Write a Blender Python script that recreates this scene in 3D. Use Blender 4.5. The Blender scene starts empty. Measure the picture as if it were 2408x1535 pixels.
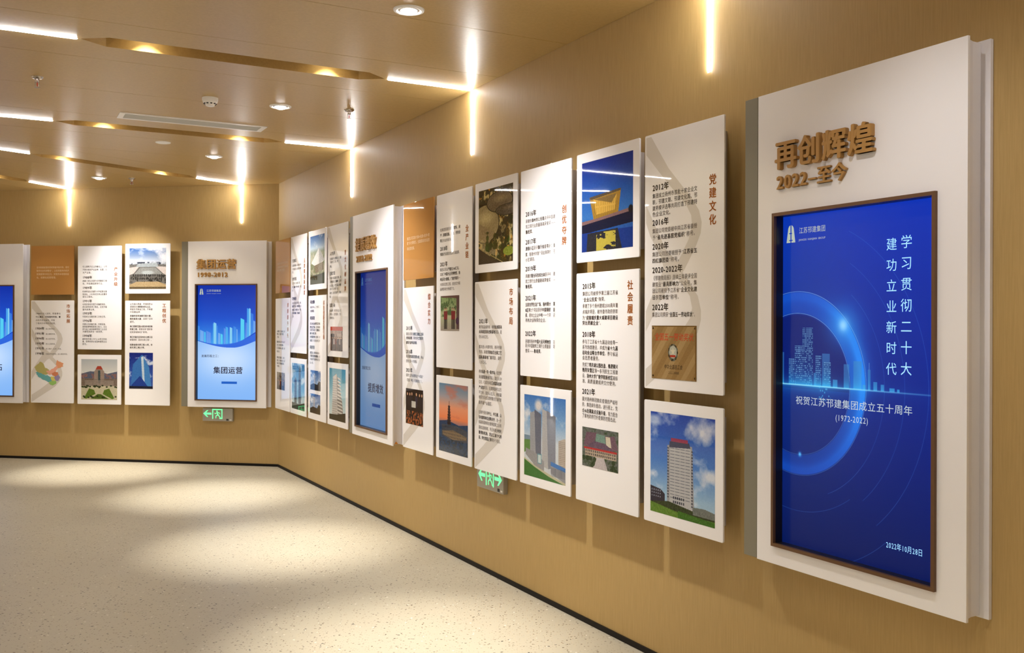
import bpy, bmesh, math, random
import numpy as np
from mathutils import Vector, Matrix
from mathutils.geometry import tessellate_polygon

# ---------------------------------------------------------------- camera, world, exposure
scene = bpy.context.scene
col = scene.collection
cd = bpy.data.cameras.new('camera')
cam = bpy.data.objects.new('camera', cd)
col.objects.link(cam)
scene.camera = cam
cd.sensor_fit = 'HORIZONTAL'
cd.sensor_width = 36.0
cd.lens = 36.0 * 2260.0 / 2408.0
cd.shift_y = (762.0 - 767.5) / 2408.0
cd.clip_start = 0.05
cam.location = (0, 0, 1.5)
cam.rotation_mode = 'QUATERNION'
cam.rotation_quaternion = (Matrix.Rotation(math.pi / 2, 3, 'X') @ Matrix.Rotation(0.0033, 3, 'Z')).to_quaternion()

world = bpy.data.worlds.new('world')
scene.world = world
world.use_nodes = True
world.node_tree.nodes['Background'].inputs[0].default_value = (0.9, 0.85, 0.8, 1)
world.node_tree.nodes['Background'].inputs[1].default_value = 0.02
scene.view_settings.view_transform = 'Standard'
scene.view_settings.look = 'None'
scene.view_settings.gamma = 1
scene.view_settings.use_curve_mapping = False
scene.view_settings.exposure = 0.42
EXPO = 1.0

# light strengths
E_DOWN = 390.0      # round downlights (watts)
E_WASH = 160.0      # wide spot added to the same downlights to brighten the walls
E_RECESS = 15.0     # lamps inside the ceiling recesses
L_STRIP = 76.0      # emission of the light strips
L_STRIP_C = 13.0
LC = (1.0, 0.965, 0.95)

# ---------------------------------------------------------------- room frames
CE = 2.962
C0 = Vector((-2.444, 10.065, 0))
AR = math.radians(118.38 - 180)
AF = math.radians(-10.6)
RR = Vector((math.cos(AR), math.sin(AR), 0))
NN = Vector((-RR.y, RR.x, 0))          # from the room into the right wall
RF = Vector((math.cos(AF), math.sin(AF), 0))
NF = Vector((-RF.y, RF.x, 0))
N0 = C0.dot(NN)
U0 = C0.dot(RR)
N_OPP = -2.7
U_BACK = 13.2


def CP(n, u, z=CE):                    # a point given by distance across the hall and distance along the right wall
    p = NN * n + RR * (u + U0)
    return Vector((p.x, p.y, z))


def s2l(c):
    return tuple((x / 12.92 if x <= 0.04045 else ((x + 0.055) / 1.055) ** 2.4) for x in c)


def rgb(r, g, b):
    return s2l((r / 255, g / 255, b / 255))


# ---------------------------------------------------------------- materials
MATS = {}


def mat(name, color=(0.8, 0.8, 0.8), rough=0.5, metal=0.0, emit=None, strength=0.0, spec=0.5, coat=0.0):
    if name in MATS:
        return MATS[name]
    m = bpy.data.materials.new(name)
    m.use_nodes = True
    b = m.node_tree.nodes['Principled BSDF']
    b.inputs['Base Color'].default_value = (*color, 1)
    b.inputs['Roughness'].default_value = rough
    b.inputs['Metallic'].default_value = metal
    b.inputs['Specular IOR Level'].default_value = spec
    b.inputs['Coat Weight'].default_value = coat
    b.inputs['Coat Roughness'].default_value = 0.02
    if emit:
        b.inputs['Emission Color'].default_value = (*emit, 1)
        b.inputs['Emission Strength'].default_value = strength
    MATS[name] = m
    return m


def nd(m, t, **kw):
    n = m.node_tree.nodes.new(t)
    for k, v in kw.items():
        if k in n.inputs.keys():
            n.inputs[k].default_value = v
        else:
            setattr(n, k, v)
    return n


def lk(m, a, b):
    m.node_tree.links.new(a, b)


def ramp(m, stops, interp='LINEAR'):
    r = nd(m, 'ShaderNodeValToRGB')
    r.color_ramp.interpolation = interp
    e = r.color_ramp.elements
    while len(e) < len(stops):
        e.new(0.5)
    for i, (p, c) in enumerate(stops):
        e[i].position = p
        e[i].color = (*c, 1) if len(c) == 3 else c
    return r


def grain_mat(name, base, dark, rough, bump, sc, spec=0.5, mottle=0.0):
    m = mat(name, base, rough, spec=spec)
    b = m.node_tree.nodes['Principled BSDF']
    tc = nd(m, 'ShaderNodeTexCoord')
    mp = nd(m, 'ShaderNodeMapping')
    mp.inputs['Scale'].default_value = sc
    lk(m, tc.outputs['Object'], mp.inputs['Vector'])
    n1 = nd(m, 'ShaderNodeTexNoise', Scale=1.0, Detail=5.0, Roughness=0.65)
    lk(m, mp.outputs['Vector'], n1.inputs['Vector'])
    n2 = nd(m, 'ShaderNodeTexNoise', Scale=1.3, Detail=2.0)
    lk(m, tc.outputs['Object'], n2.inputs['Vector'])
    mx = nd(m, 'ShaderNodeMath', operation='MULTIPLY_ADD')
    lk(m, n2.outputs['Fac'], mx.inputs[0])
    mx.inputs[1].default_value = mottle
    lk(m, n1.outputs['Fac'], mx.inputs[2])
    r = ramp(m, [(0.3 + mottle * 0.5, dark), (0.7 + mottle * 0.5, base)])
    lk(m, mx.outputs[0], r.inputs['Fac'])
    lk(m, r.outputs['Color'], b.inputs['Base Color'])
    if bump:
        bp = nd(m, 'ShaderNodeBump', Strength=bump, Distance=0.002)
        lk(m, n1.outputs['Fac'], bp.inputs['Height'])
        lk(m, bp.outputs['Normal'], b.inputs['Normal'])
    return m


M_WALL = grain_mat('wallcovering', (0.485, 0.332, 0.134), (0.415, 0.283, 0.106), 0.5, 0.12, (170, 170, 7), spec=0.25, mottle=0.12)
M_CEIL = grain_mat('ceiling_board', (0.53, 0.365, 0.145), (0.465, 0.315, 0.118), 0.33, 0.05, (60, 60, 60), spec=0.36, mottle=0.1)
M_BASE = mat('skirting_black', rgb(20, 16, 12), 0.55, spec=0.2)
M_VOID = mat('dark_void', (0.02, 0.015, 0.01), 0.9)

# speckled vinyl floor
M_FLOOR = mat('speckled_vinyl', (0.70, 0.65, 0.55), 0.42, spec=0.45)
_b = M_FLOOR.node_tree.nodes['Principled BSDF']
_tc = nd(M_FLOOR, 'ShaderNodeTexCoord')
_prev = None
_cn = nd(M_FLOOR, 'ShaderNodeTexNoise', Scale=0.9, Detail=3.0)
lk(M_FLOOR, _tc.outputs['Object'], _cn.inputs['Vector'])
_cr = ramp(M_FLOOR, [(0.3, (0.41, 0.378, 0.295)), (0.7, (0.46, 0.425, 0.335))])
lk(M_FLOOR, _cn.outputs['Fac'], _cr.inputs['Fac'])
_prev = _cr.outputs['Color']
for sc_, thr, rad, c_ in ((44, 0.74, 0.22, (0.14, 0.11, 0.08)), (60, 0.70, 0.26, (0.24, 0.19, 0.135)), (32, 0.88, 0.17, (0.06, 0.055, 0.05)), (46, 0.93, 0.22, (0.66, 0.63, 0.55)), (90, 0.7, 0.3, (0.33, 0.29, 0.22))):
    vz = nd(M_FLOOR, 'ShaderNodeTexVoronoi', Scale=sc_)
    dn = nd(M_FLOOR, 'ShaderNodeTexNoise', Scale=sc_ * 2.2, Detail=1.0)
    lk(M_FLOOR, _tc.outputs['Object'], dn.inputs['Vector'])
    ad = nd(M_FLOOR, 'ShaderNodeVectorMath', operation='MULTIPLY_ADD')
    lk(M_FLOOR, dn.outputs['Color'], ad.inputs[0])
    ad.inputs[1].default_value = (0.55 / sc_, 0.55 / sc_, 0)
    lk(M_FLOOR, _tc.outputs['Object'], ad.inputs[2])
    lk(M_FLOOR, ad.outputs[0], vz.inputs['Vector'])
    sp = nd(M_FLOOR, 'ShaderNodeSeparateColor')
    lk(M_FLOOR, vz.outputs['Color'], sp.inputs[0])
    g = nd(M_FLOOR, 'ShaderNodeMath', operation='GREATER_THAN')
    lk(M_FLOOR, sp.outputs[0], g.inputs[0]); g.inputs[1].default_value = thr
    l = nd(M_FLOOR, 'ShaderNodeMath', operation='LESS_THAN')
    lk(M_FLOOR, vz.outputs['Distance'], l.inputs[0]); l.inputs[1].default_value = rad
    mu = nd(M_FLOOR, 'ShaderNodeMath', operation='MULTIPLY')
    lk(M_FLOOR, g.outputs[0], mu.inputs[0]); lk(M_FLOOR, l.outputs[0], mu.inputs[1])
    mx = nd(M_FLOOR, 'ShaderNodeMixRGB')
    lk(M_FLOOR, mu.outputs[0], mx.inputs['Fac'])
    lk(M_FLOOR, _prev, mx.inputs['Color1'])
    mx.inputs['Color2'].default_value = (*c_, 1)
    _prev = mx.outputs['Color']
lk(M_FLOOR, _prev, _b.inputs['Base Color'])

M_ACR = mat('white_acrylic', (0.88, 0.87, 0.88), 0.02, spec=0.5)
M_ACRB = mat('brown_acrylic', rgb(180, 130, 72), 0.02, spec=0.5)
M_BACK = mat('grey_backing', (0.50, 0.46, 0.44), 0.4)
M_KIOSK = mat('white_lacquer', (0.88, 0.87, 0.89), 0.38)
M_KIOSK2 = mat('white_lacquer_body', (0.80, 0.785, 0.82), 0.4)
M_GREY = mat('grey_metal_strip', rgb(128, 124, 108), 0.42, 0.0)
M_GAP = mat('shadow_gap', (0.03, 0.03, 0.035), 0.6)
M_BRONZE = mat('bronze_frame', rgb(108, 78, 52), 0.38, 0.35)
M_BLACK = mat('black_bezel', (0.01, 0.01, 0.012), 0.35)
M_GOLD = mat('gold_letter', rgb(178, 134, 70), 0.45, 0.0)
M_TXT = mat('black_print', rgb(38, 32, 32), 0.02, spec=0.5)
M_TXTG = mat('grey_print', rgb(78, 70, 68), 0.02, spec=0.5)
M_ORG = mat('orange_print', rgb(202, 128, 66), 0.02, spec=0.5)
M_WPR = mat('cream_print', rgb(225, 200, 165), 0.02, spec=0.5)
M_RIB = mat('ribbon_print', (0.68, 0.65, 0.61), 0.02, spec=0.5)
M_STRIP = mat('strip_diffuser', (0.9, 0.9, 0.9), 0.5, emit=(1.0, 0.985, 0.985), strength=L_STRIP)
M_LAMP = mat('lamp_face', (0.9, 0.9, 0.9), 0.5, emit=(1.0, 0.95, 0.92), strength=14)
M_LAMPW = mat('lamp_face_warm', (0.9, 0.9, 0.9), 0.5, emit=(1.0, 0.90, 0.72), strength=14)
M_WHITE = mat('white_plastic', (0.88, 0.87, 0.84), 0.35)
M_CHROME = mat('chrome', (0.5, 0.45, 0.4), 0.25, 1.0)
M_RED = mat('red_bulb', (0.5, 0.05, 0.03), 0.2)
M_SIGN = mat('sign_housing', rgb(172, 168, 158), 0.35, 0.2)
M_GREEN = mat('sign_green', (0.1, 0.8, 0.3), 0.4, emit=rgb(112, 255, 165), strength=0.82)
M_DARK = mat('dark_plastic', (0.03, 0.03, 0.03), 0.5)
M_GRILLE = mat('grey_grille', (0.66, 0.66, 0.63), 0.5)


# ---------------------------------------------------------------- mesh helpers
class MB:
    def __init__(s):
        s.v = []; s.f = []; s.m = []

    def add(s, vs, fs, mi=0):
        o = len(s.v)
        s.v += [tuple(v) for v in vs]
        s.f += [tuple(i + o for i in f) for f in fs]
        s.m += [mi] * len(fs)

    def box(s, x0, x1, y0, y1, z0, z1, mi=0):
        s.add([(x0, y0, z0), (x1, y0, z0), (x1, y1, z0), (x0, y1, z0), (x0, y0, z1), (x1, y0, z1), (x1, y1, z1), (x0, y1, z1)],
              [(0, 3, 2, 1), (4, 5, 6, 7), (0, 1, 5, 4), (1, 2, 6, 5), (2, 3, 7, 6), (3, 0, 4, 7)], mi)

    def prism(s, pts, y0, y1, mi=0):
        # pts: (x, z) counter-clockwise seen from the room (-y); y0 nearer the room
        n = len(pts)
        vs = [(x, y0, z) for x, z in pts] + [(x, y1, z) for x, z in pts]
        fs = [tuple(range(n)), tuple(range(2 * n - 1, n - 1, -1))]
        fs += [(i, i + n, (i + 1) % n + n, (i + 1) % n) for i in range(n)]
        s.add(vs, fs, mi)

    def flat(s, pts, y, mi=0):
        tris = tessellate_polygon([[Vector((x, z, 0)) for x, z in pts]])
        vs = [(x, y, z) for x, z in pts]
        out = []
        for a, b, c in tris:
            A, B, C = vs[a], vs[b], vs[c]
            cr = (B[0] - A[0]) * (C[2] - A[2]) - (B[2] - A[2]) * (C[0] - A[0])
            out.append((a, b, c) if cr > 0 else (a, c, b))
        s.add(vs, out, mi)

    def lathe(s, prof, seg=24, cx=0, cy=0, cz=0, mi=0, cap0=True, cap1=True):
        n = len(prof)
        vs = []
        for k in range(seg):
            a = 2 * math.pi * k / seg
            for r, z in prof:
                vs.append((cx + r * math.cos(a), cy + r * math.sin(a), cz + z))
        fs = []
        for k in range(seg):
            k2 = (k + 1) % seg
            for i in range(n - 1):
                fs.append((k * n + i, k2 * n + i, k2 * n + i + 1, k * n + i + 1))
        if cap0: fs.append(tuple(k * n for k in range(seg))[::-1])
        if cap1: fs.append(tuple(k * n + n - 1 for k in range(seg)))
        s.add(vs, fs, mi)

    def build(s, name, mats, parent=None, bevel=0, smooth=False, recalc=False):
        me = bpy.data.meshes.new(name)
        me.from_pydata(s.v, [], s.f)
        for m in (mats if isinstance(mats, (list, tuple)) else [mats]):
            me.materials.append(m)
        if len(set(s.m)) > 1:
            me.polygons.foreach_set('material_index', s.m)
        if recalc or bevel:
            bm = bmesh.new(); bm.from_mesh(me)
            bmesh.ops.recalc_face_normals(bm, faces=bm.faces)
            if bevel:
                ed = [e for e in bm.edges if e.is_manifold and e.calc_face_angle(0) > 0.5]
                bmesh.ops.bevel(bm, geom=ed, offset=bevel, segments=2, affect='EDGES', profile=0.5)
            bm.to_mesh(me); bm.free()
        if smooth:
            me.polygons.foreach_set('use_smooth', [True] * len(me.polygons))
            try:
                me.set_sharp_from_angle(angle=math.radians(35))
            except Exception:
                pass
        o = bpy.data.objects.new(name, me)
        col.objects.link(o)
        if parent: o.parent = parent
        return o


def tag(o, label=None, cat=None, group=None, kind=None):
    if label: o['label'] = label
    if cat: o['category'] = cat
    if group: o['group'] = group
    if kind: o['kind'] = kind
    return o


def empty(name, loc, rz=0, **kw):
    o = bpy.data.objects.new(name, None)
    o.empty_display_size = 0.1
    col.objects.link(o)
    o.location = loc
    o.rotation_euler = (0, 0, rz)
    return tag(o, **kw)


def on_right(u, z=0, off=0): p = C0 + RR * u - NN * off; return (p.x, p.y, z), AR
def on_far(u, z=0, off=0): p = C0 + RF * u - NF * off; return (p.x, p.y, z), AF


def rrect(x0, x1, z0, z1, r=0.006, k=3):
    out = []
    for cx, cz, a0 in ((x1 - r, z0 + r, -90), (x1 - r, z1 - r, 0), (x0 + r, z1 - r, 90), (x0 + r, z0 + r, 180)):
        for i in range(k + 1):
            a = math.radians(a0 + 90 * i / k)
            out.append((cx + r * math.cos(a), cz + r * math.sin(a)))
    return out


# ---------------------------------------------------------------- glyphs
_tcu = bpy.data.curves.new('type', 'FONT')
_tob = bpy.data.objects.new('type', _tcu)
col.objects.link(_tob)
GL = {}


def raw_glyph(ch, off, ext=0.0, res=2):
    _tcu.body = ch
    _tcu.size = 1.0
    _tcu.offset = off
    _tcu.extrude = ext
    _tcu.resolution_u = res
    dg = bpy.context.evaluated_depsgraph_get()
    me = bpy.data.meshes.new_from_object(_tob.evaluated_get(dg))
    v = np.zeros(len(me.vertices) * 3)
    me.vertices.foreach_get('co', v)
    v = v.reshape(-1, 3)
    f = [tuple(p.vertices) for p in me.polygons]
    bpy.data.meshes.remove(me)
    return v, f


_v, _ = raw_glyph('国', 0.0)
EM = (_v[:, 0].max() - _v[:, 0].min()) / 0.80       # the frame of this character is about 0.8 em wide
BASE_C = (_v[:, 1].max() + _v[:, 1].min()) / 2


def is_cjk(c): return ord(c) > 0x2E00 or c in '“”‘’—'


def glyph(ch, bold=0, ext=0.0, res=2):
    k = (ch, bold, ext, res)
    if k not in GL:
        if ch in ' 　':
            GL[k] = (np.zeros((0, 3)), [], 0.5 if ch == ' ' else 1.0)
            return GL[k]
        v, f = raw_glyph(ch, 0.0, ext * EM, res)
        # heavier weights are laid down as shifted copies, each a hair further out so that none coincide
        sh = {0: [(0, 0)], 1: [(-.016, 0), (.016, 0), (0, .010), (0, -.010)],
              2: [(-.034, 0), (.034, 0), (-.012, .020), (.012, .020), (-.012, -.020), (.012, -.020)], 3: [(-.026, 0), (.026, 0), (0, .014), (0, -.014), (0, 0)]}[bold]
        vv, ff = [], []
        for i_, (ax_, ay_) in enumerate(sh):
            w_ = v.copy()
            w_[:, 0] += ax_ * EM; w_[:, 1] += ay_ * EM; w_[:, 2] += i_ * 0.0012 * EM
            ff += [tuple(q + len(v) * i_ for q in p) for p in f]
            vv.append(w_)
        v, f = np.concatenate(vv), ff
        v[:, 1] -= BASE_C
        if len(v):
            if is_cjk(ch):
                w = 1.0
                if ch in '“”‘’':
                    v[:, 0] -= (v[:, 0].min() + v[:, 0].max()) / 2 - 0.25 * EM
                    w = 0.5
            else:
                v[:, 0] -= v[:, 0].min() - 0.045 * EM
                w = (v[:, 0].max() / EM + 0.045)
                if ch.isdigit():
                    w2 = 0.565
                    v[:, 0] += (w2 - w) / 2 * EM
                    w = w2
        else:
            w = 0.5
        GL[k] = (v / EM, f, w)
    return GL[k]


def text_width(s, size, sx=1.0):
    return sum(glyph(c, 0)[2] for c in s if c != '*') * size * sx


def put_text(mb, s, x, z, size, y=0.0, bold=0, fit=None, mi=0, pitch=1.0, slant=0.0, mark_bold=None):
    """a line starting at x, centred on height z, in the plane y; '*' toggles bold; fit squeezes it to a width"""
    b = bold
    sx = 1.0
    if fit:
        w = text_width(s, size * pitch)
        if w > 0: sx = fit / w
    for c in s:
        if c == '*':
            b = 1 if b == 0 else 0
            continue
        v, f, w = glyph(c, b)
        if len(v):
            vs = [(x + (p[0] + slant * p[1]) * size * sx, y - p[2] * size, z + p[1] * size) for p in v]
            mb.add(vs, f, (mark_bold if (mark_bold is not None and b) else mi))
        x += w * size * sx * pitch
    return x


# ---------------------------------------------------------------- painter for printed photographs and screens
rng = np.random.RandomState(7)


def vnoise(w, h, cell, octs=4, seed=0, sx=1.0):
    r = np.random.RandomState(seed)
    out = np.zeros((h, w)); amp = 1.0; tot = 0
    for _ in range(octs):
        gw = max(2, int(w / (cell * sx)) + 2); gh = max(2, int(h / cell) + 2)
        g = r.rand(gh + 1, gw + 1)
        X = np.arange(w) / (cell * sx); Y = np.arange(h) / cell
        xi = np.minimum(X.astype(int), gw - 1); yi = np.minimum(Y.astype(int), gh - 1)
        fx = X - xi; fy = Y - yi
        fx = fx * fx * (3 - 2 * fx); fy = fy * fy * (3 - 2 * fy)
        a = g[yi][:, xi]; b = g[yi][:, xi + 1]; c = g[yi + 1][:, xi]; d = g[yi + 1][:, xi + 1]
        out += amp * ((a * (1 - fx) + b * fx) * (1 - fy)[:, None] + (c * (1 - fx) + d * fx) * fy[:, None])
        tot += amp; amp *= 0.55; cell = max(1.5, cell / 2)
    return out / tot


class Cv:
    """small raster canvas; coordinates 0..1, y downward"""

    def __init__(s, w, h, c=(255, 255, 255)):
        s.w, s.h = w, h
        s.a = np.ones((h, w, 3)) * np.array(c) / 255.0
        s.Y, s.X = np.mgrid[0:h, 0:w]
        s.X = (s.X + 0.5) / w; s.Y = (s.Y + 0.5) / h

    def mix(s, mask, c):
        c = np.array(c) / 255.0
        s.a = s.a * (1 - mask[..., None]) + c * mask[..., None]

    def grad(s, stops, y0=0, y1=1):
        t = np.clip((s.Y - y0) / (y1 - y0), 0, 1)
        st = sorted(stops)
        for k in range(3):
            g = np.interp(t, [p for p, _ in st], [c[k] / 255.0 for _, c in st])
            m = (s.Y >= y0) & (s.Y <= y1)
            s.a[..., k] = np.where(m, g, s.a[..., k])

    def poly(s, pts, c, al=1.0):
        m = np.zeros((s.h, s.w), bool)
        n = len(pts)
        for i in range(n):
            x0, y0 = pts[i]; x1, y1 = pts[(i + 1) % n]
            if y0 == y1: continue
            cond = (s.Y > min(y0, y1)) & (s.Y <= max(y0, y1))
            xi = x0 + (s.Y - y0) * (x1 - x0) / (y1 - y0)
            m ^= cond & (s.X < xi)
        s.mix(m * al, c)
        return m

    def rect(s, x0, y0, x1, y1, c, al=1.0):
        m = ((s.X >= x0) & (s.X < x1) & (s.Y >= y0) & (s.Y < y1)) * al
        s.mix(m, c)

    def ell(s, cx, cy, rx, ry, c, al=1.0, soft=0.0):
        d = np.sqrt(((s.X - cx) / rx) ** 2 + ((s.Y - cy) / ry) ** 2)
        m = (d < 1).astype(float) if soft == 0 else np.clip((1 - d) / soft, 0, 1)
        s.mix(m * al, c)

    def line(s, x0, y0, x1, y1, wd, c, al=1.0):
        L = math.hypot((x1 - x0), (y1 - y0)) or 1e-6
        nx, ny = -(y1 - y0) / L * wd / 2, (x1 - x0) / L * wd / 2
        s.poly([(x0 + nx, y0 + ny), (x1 + nx, y1 + ny), (x1 - nx, y1 - ny), (x0 - nx, y0 - ny)], c, al)

    def clouds(s, c, cell, thr, gain, seed, y1=1.0, al=1.0, sx=1.6):
        n = vnoise(s.w, s.h, cell, 5, seed, sx)
        m = np.clip((n - thr) * gain, 0, 1) * al * (s.Y < y1)
        s.mix(m, c)

    def grain(s, amt, seed=1, cell=2, y0=0, y1=1):
        n = vnoise(s.w, s.h, cell, 2, seed) - 0.5
        m = (s.Y >= y0) & (s.Y <= y1)
        s.a = np.clip(s.a + (n * amt * m)[..., None], 0, 1)

    def windows(s, x0, y0, x1, y1, nx, ny, c, al=0.8, fx=0.6, fy=0.5):
        u = (s.X - x0) / (x1 - x0) * nx; v = (s.Y - y0) / (y1 - y0) * ny
        m = (s.X > x0) & (s.X < x1) & (s.Y > y0) & (s.Y < y1) & (u % 1 < fx) & (v % 1 < fy)
        s.mix(m * al, c)

    def image(s, name):
        im = bpy.data.images.new(name, s.w, s.h)
        px = np.ones((s.h, s.w, 4), np.float32)
        px[..., :3] = np.clip(s.a, 0, 1)[::-1]
        im.pixels.foreach_set(px.ravel())
        im.update()
        im.pack()
        return im


def photo_mat(name, im, emit=0.0):
    m = mat(name, (0.8, 0.8, 0.8), 0.02)
    b = m.node_tree.nodes['Principled BSDF']
    t = nd(m, 'ShaderNodeTexImage')
    t.image = im
    if emit:
        b.inputs['Base Color'].default_value = (0.01, 0.01, 0.012, 1)
        b.inputs['Roughness'].default_value = 0.22
        b.inputs['Specular IOR Level'].default_value = 0.12
        lk(m, t.outputs['Color'], b.inputs['Emission Color'])
        b.inputs['Emission Strength'].default_value = emit
    else:
        lk(m, t.outputs['Color'], b.inputs['Base Color'])
    return m


def photo_quad(name, x0, x1, z0, z1, y, m, parent, thick=0.0004):
    mb = MB()
    mb.box(x0, x1, y, y + thick, z0, z1)
    o = mb.build(name, m, parent)
    me = o.data
    uv = me.uv_layers.new(name='UVMap')
    for lp in me.loops:
        v = me.vertices[lp.vertex_index].co
        uv.data[lp.index].uv = ((v.x - x0) / (x1 - x0), (v.z - z0) / (z1 - z0))
    return o


def P_office():
    c = Cv(280, 290)
    c.grad([(0, (38, 72, 170)), (0.45, (70, 120, 200)), (0.8, (150, 185, 215)), (1, (170, 195, 215))])
    c.clouds((225, 230, 238), 60, 0.52, 4, 3, 0.85)
    c.mix(np.clip(1.25 - np.sqrt(((c.X - 0.82) / 0.26) ** 2 + ((c.Y - 0.13) / 0.13) ** 2) - 1.3 * (vnoise(280, 290, 30, 4, 77) - 0.35), 0, 1) ** 0.7 * 0.9, (228, 230, 234))
    c.ell(0.05, 0.08, 0.16, 0.07, (200, 215, 235), 0.7, 0.6)
    c.mix(np.clip(1.2 - np.sqrt(((c.X - 0.92) / 0.24) ** 2 + ((c.Y - 0.55) / 0.09) ** 2) - 1.3 * (vnoise(280, 290, 26, 4, 78) - 0.35), 0, 1) ** 0.7 * 0.85, (228, 230, 234))
    c.poly([(0.275, 0.90), (0.28, 0.31), (0.665, 0.29), (0.70, 0.92)], (150, 152, 158))
    c.poly([(0.315, 0.88), (0.32, 0.31), (0.64, 0.29), (0.665, 0.92)], (178, 180, 184))
    c.poly([(0.31, 0.33), (0.315, 0.27), (0.62, 0.26), (0.64, 0.31)], (60, 64, 90))
    c.rect(0.335, 0.235, 0.60, 0.268, (175, 60, 70), 0.8)
    c.windows(0.325, 0.33, 0.645, 0.84, 4, 17, (95, 100, 112), 0.8, 0.86, 0.22)
    c.windows(0.28, 0.33, 0.312, 0.84, 1, 18, (70, 72, 84), 0.9, 0.7, 0.5)
    c.windows(0.652, 0.33, 0.69, 0.88, 1, 19, (70, 72, 84), 0.9, 0.7, 0.5)
    c.windows(0.37, 0.80, 0.56, 0.88, 6, 2, (50, 54, 66), 0.9, 0.6, 0.6)
    c.poly([(0, 0.74), (0.17, 0.76), (0.24, 0.80), (0.24, 0.95), (0, 0.95)], (48, 44, 58))
    c.windows(0.02, 0.77, 0.19, 0.86, 5, 3, (150, 160, 180), 0.8, 0.5, 0.5)
    c.poly([(0, 0.90), (0.3, 0.86), (0.7, 0.90), (1, 0.88), (1, 1), (0, 1)], (52, 62, 36))
    c.poly([(0.68, 0.86), (0.85, 0.85), (1, 0.87), (1, 0.93), (0.68, 0.93)], (110, 116, 112))
    c.poly([(0, 0.90), (0.45, 0.945), (1, 0.95), (1, 1.0), (0, 1.0)], (92, 128, 46))
    c.poly([(0.45, 0.93), (1, 0.955), (1, 1.0), (0.45, 1.0)], (62, 108, 34))
    c.grain(0.14, 5, 3, 0.88, 1)
    c.grain(0.05, 6, 2)
    return c


def P_theatre():
    c = Cv(280, 290)
    c.grad([(0, (12, 44, 140)), (0.35, (28, 82, 165)), (0.62, (50, 105, 170)), (1, (20, 50, 130))])
    c.poly([(0.16, 0.40), (0.78, 0.36), (0.72, 0.66), (0.26, 0.70)], (150, 116, 50))
    c.poly([(0.16, 0.40), (0.78, 0.36), (0.77, 0.385), (0.18, 0.43)], (82, 72, 58))
    c.poly([(0.24, 0.43), (0.70, 0.41), (0.66, 0.58), (0.30, 0.60)], (196, 156, 72))
    c.poly([(0.24, 0.43), (0.70, 0.41), (0.60, 0.5)], (120, 98, 60))
    c.windows(0.26, 0.45, 0.7, 0.68, 12, 3, (120, 96, 30), 0.5, 0.3, 0.8)
    c.poly([(0, 0.66), (0.3, 0.645), (0.8, 0.60), (1, 0.58), (1, 0.64), (0, 0.72)], (120, 92, 92))
    c.poly([(0, 0.70), (1, 0.62), (1, 0.74), (0, 0.80)], (22, 28, 52))
    c.ell(0.96, 0.6, 0.05, 0.05, (20, 24, 30), 0.9, 0.3)
    c.rect(0, 0.79, 1, 1, (22, 52, 128))
    c.poly([(0.12, 0.80), (0.72, 0.78), (0.80, 1), (0.10, 1)], (40, 42, 50))
    n = vnoise(280, 290, 9, 3, 4, 4.0)
    m = (n > 0.42) & (c.X > 0.30) & (c.X < 0.68) & (c.Y > 0.80)
    c.mix(m * 0.85, (196, 180, 70))
    c.grain(0.05, 8, 3)
    return c


def P_twin():
    c = Cv(280, 300)
    c.grad([(0, (62, 112, 180)), (0.3, (118, 158, 200)), (0.55, (196, 206, 214)), (1, (190, 196, 200))])
    c.clouds((232, 226, 220), 46, 0.55, 4, 12, 0.4, 0.8)
    c.ell(0.36, 0.12, 0.12, 0.10, (228, 214, 200), 0.8, 0.6)
    c.rect(0, 0.50, 0.2, 0.6, (96, 120, 140), 0.8)
    c.poly([(0, 0.56), (0.16, 0.55), (0.2, 0.66), (0, 0.72)], (88, 128, 62))
    c.poly([(0.15, 0.22), (0.30, 0.18), (0.30, 0.80), (0.15, 0.72)], (150, 152, 156))
    c.poly([(0.26, 0.17), (0.43, 0.22), (0.43, 0.84), (0.30, 0.82)], (98, 102, 116))
    c.poly([(0.45, 0.15), (0.60, 0.18), (0.60, 0.86), (0.45, 0.84)], (168, 168, 168))
    c.poly([(0.56, 0.16), (0.77, 0.22), (0.77, 0.82), (0.60, 0.86)], (120, 124, 136))
    c.windows(0.15, 0.2, 0.43, 0.8, 14, 40, (80, 86, 100), 0.25, 0.5, 0.4)
    c.windows(0.45, 0.2, 0.77, 0.8, 16, 40, (90, 96, 110), 0.25, 0.5, 0.4)
    c.poly([(0.84, 0.50), (0.98, 0.46), (1, 0.47), (1, 0.82), (0.84, 0.80)], (178, 168, 156))
    c.windows(0.85, 0.5, 1, 0.8, 6, 14, (100, 90, 84), 0.7, 0.5, 0.5)
    c.poly([(0.04, 0.66), (0.30, 0.70), (0.5, 0.78), (0.5, 0.90), (0.28, 0.86), (0.04, 0.74)], (140, 140, 142))
    c.poly([(0.66, 0.76), (1, 0.80), (1, 0.86), (0.66, 0.82)], (52, 110, 180))
    c.poly([(0.66, 0.81), (1, 0.85), (1, 0.98), (0.66, 0.90)], (140, 142, 148))
    c.windows(0.67, 0.83, 1, 0.96, 10, 1, (70, 74, 84), 0.8, 0.4, 0.8)
    c.rect(0.34, 0.70, 0.44, 0.82, (96, 140, 150))
    c.rect(0.355, 0.715, 0.425, 0.81, (190, 205, 205))
    c.poly([(0, 0.78), (0.3, 0.86), (0.7, 0.93), (1, 0.975), (1, 1), (0, 1)], (182, 178, 150))
    c.poly([(0, 0.80), (0.25, 0.87), (0.6, 0.945), (0.97, 1.0), (0, 1.0)], (52, 108, 34))
    c.grain(0.07, 9, 3)
    return c


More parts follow.
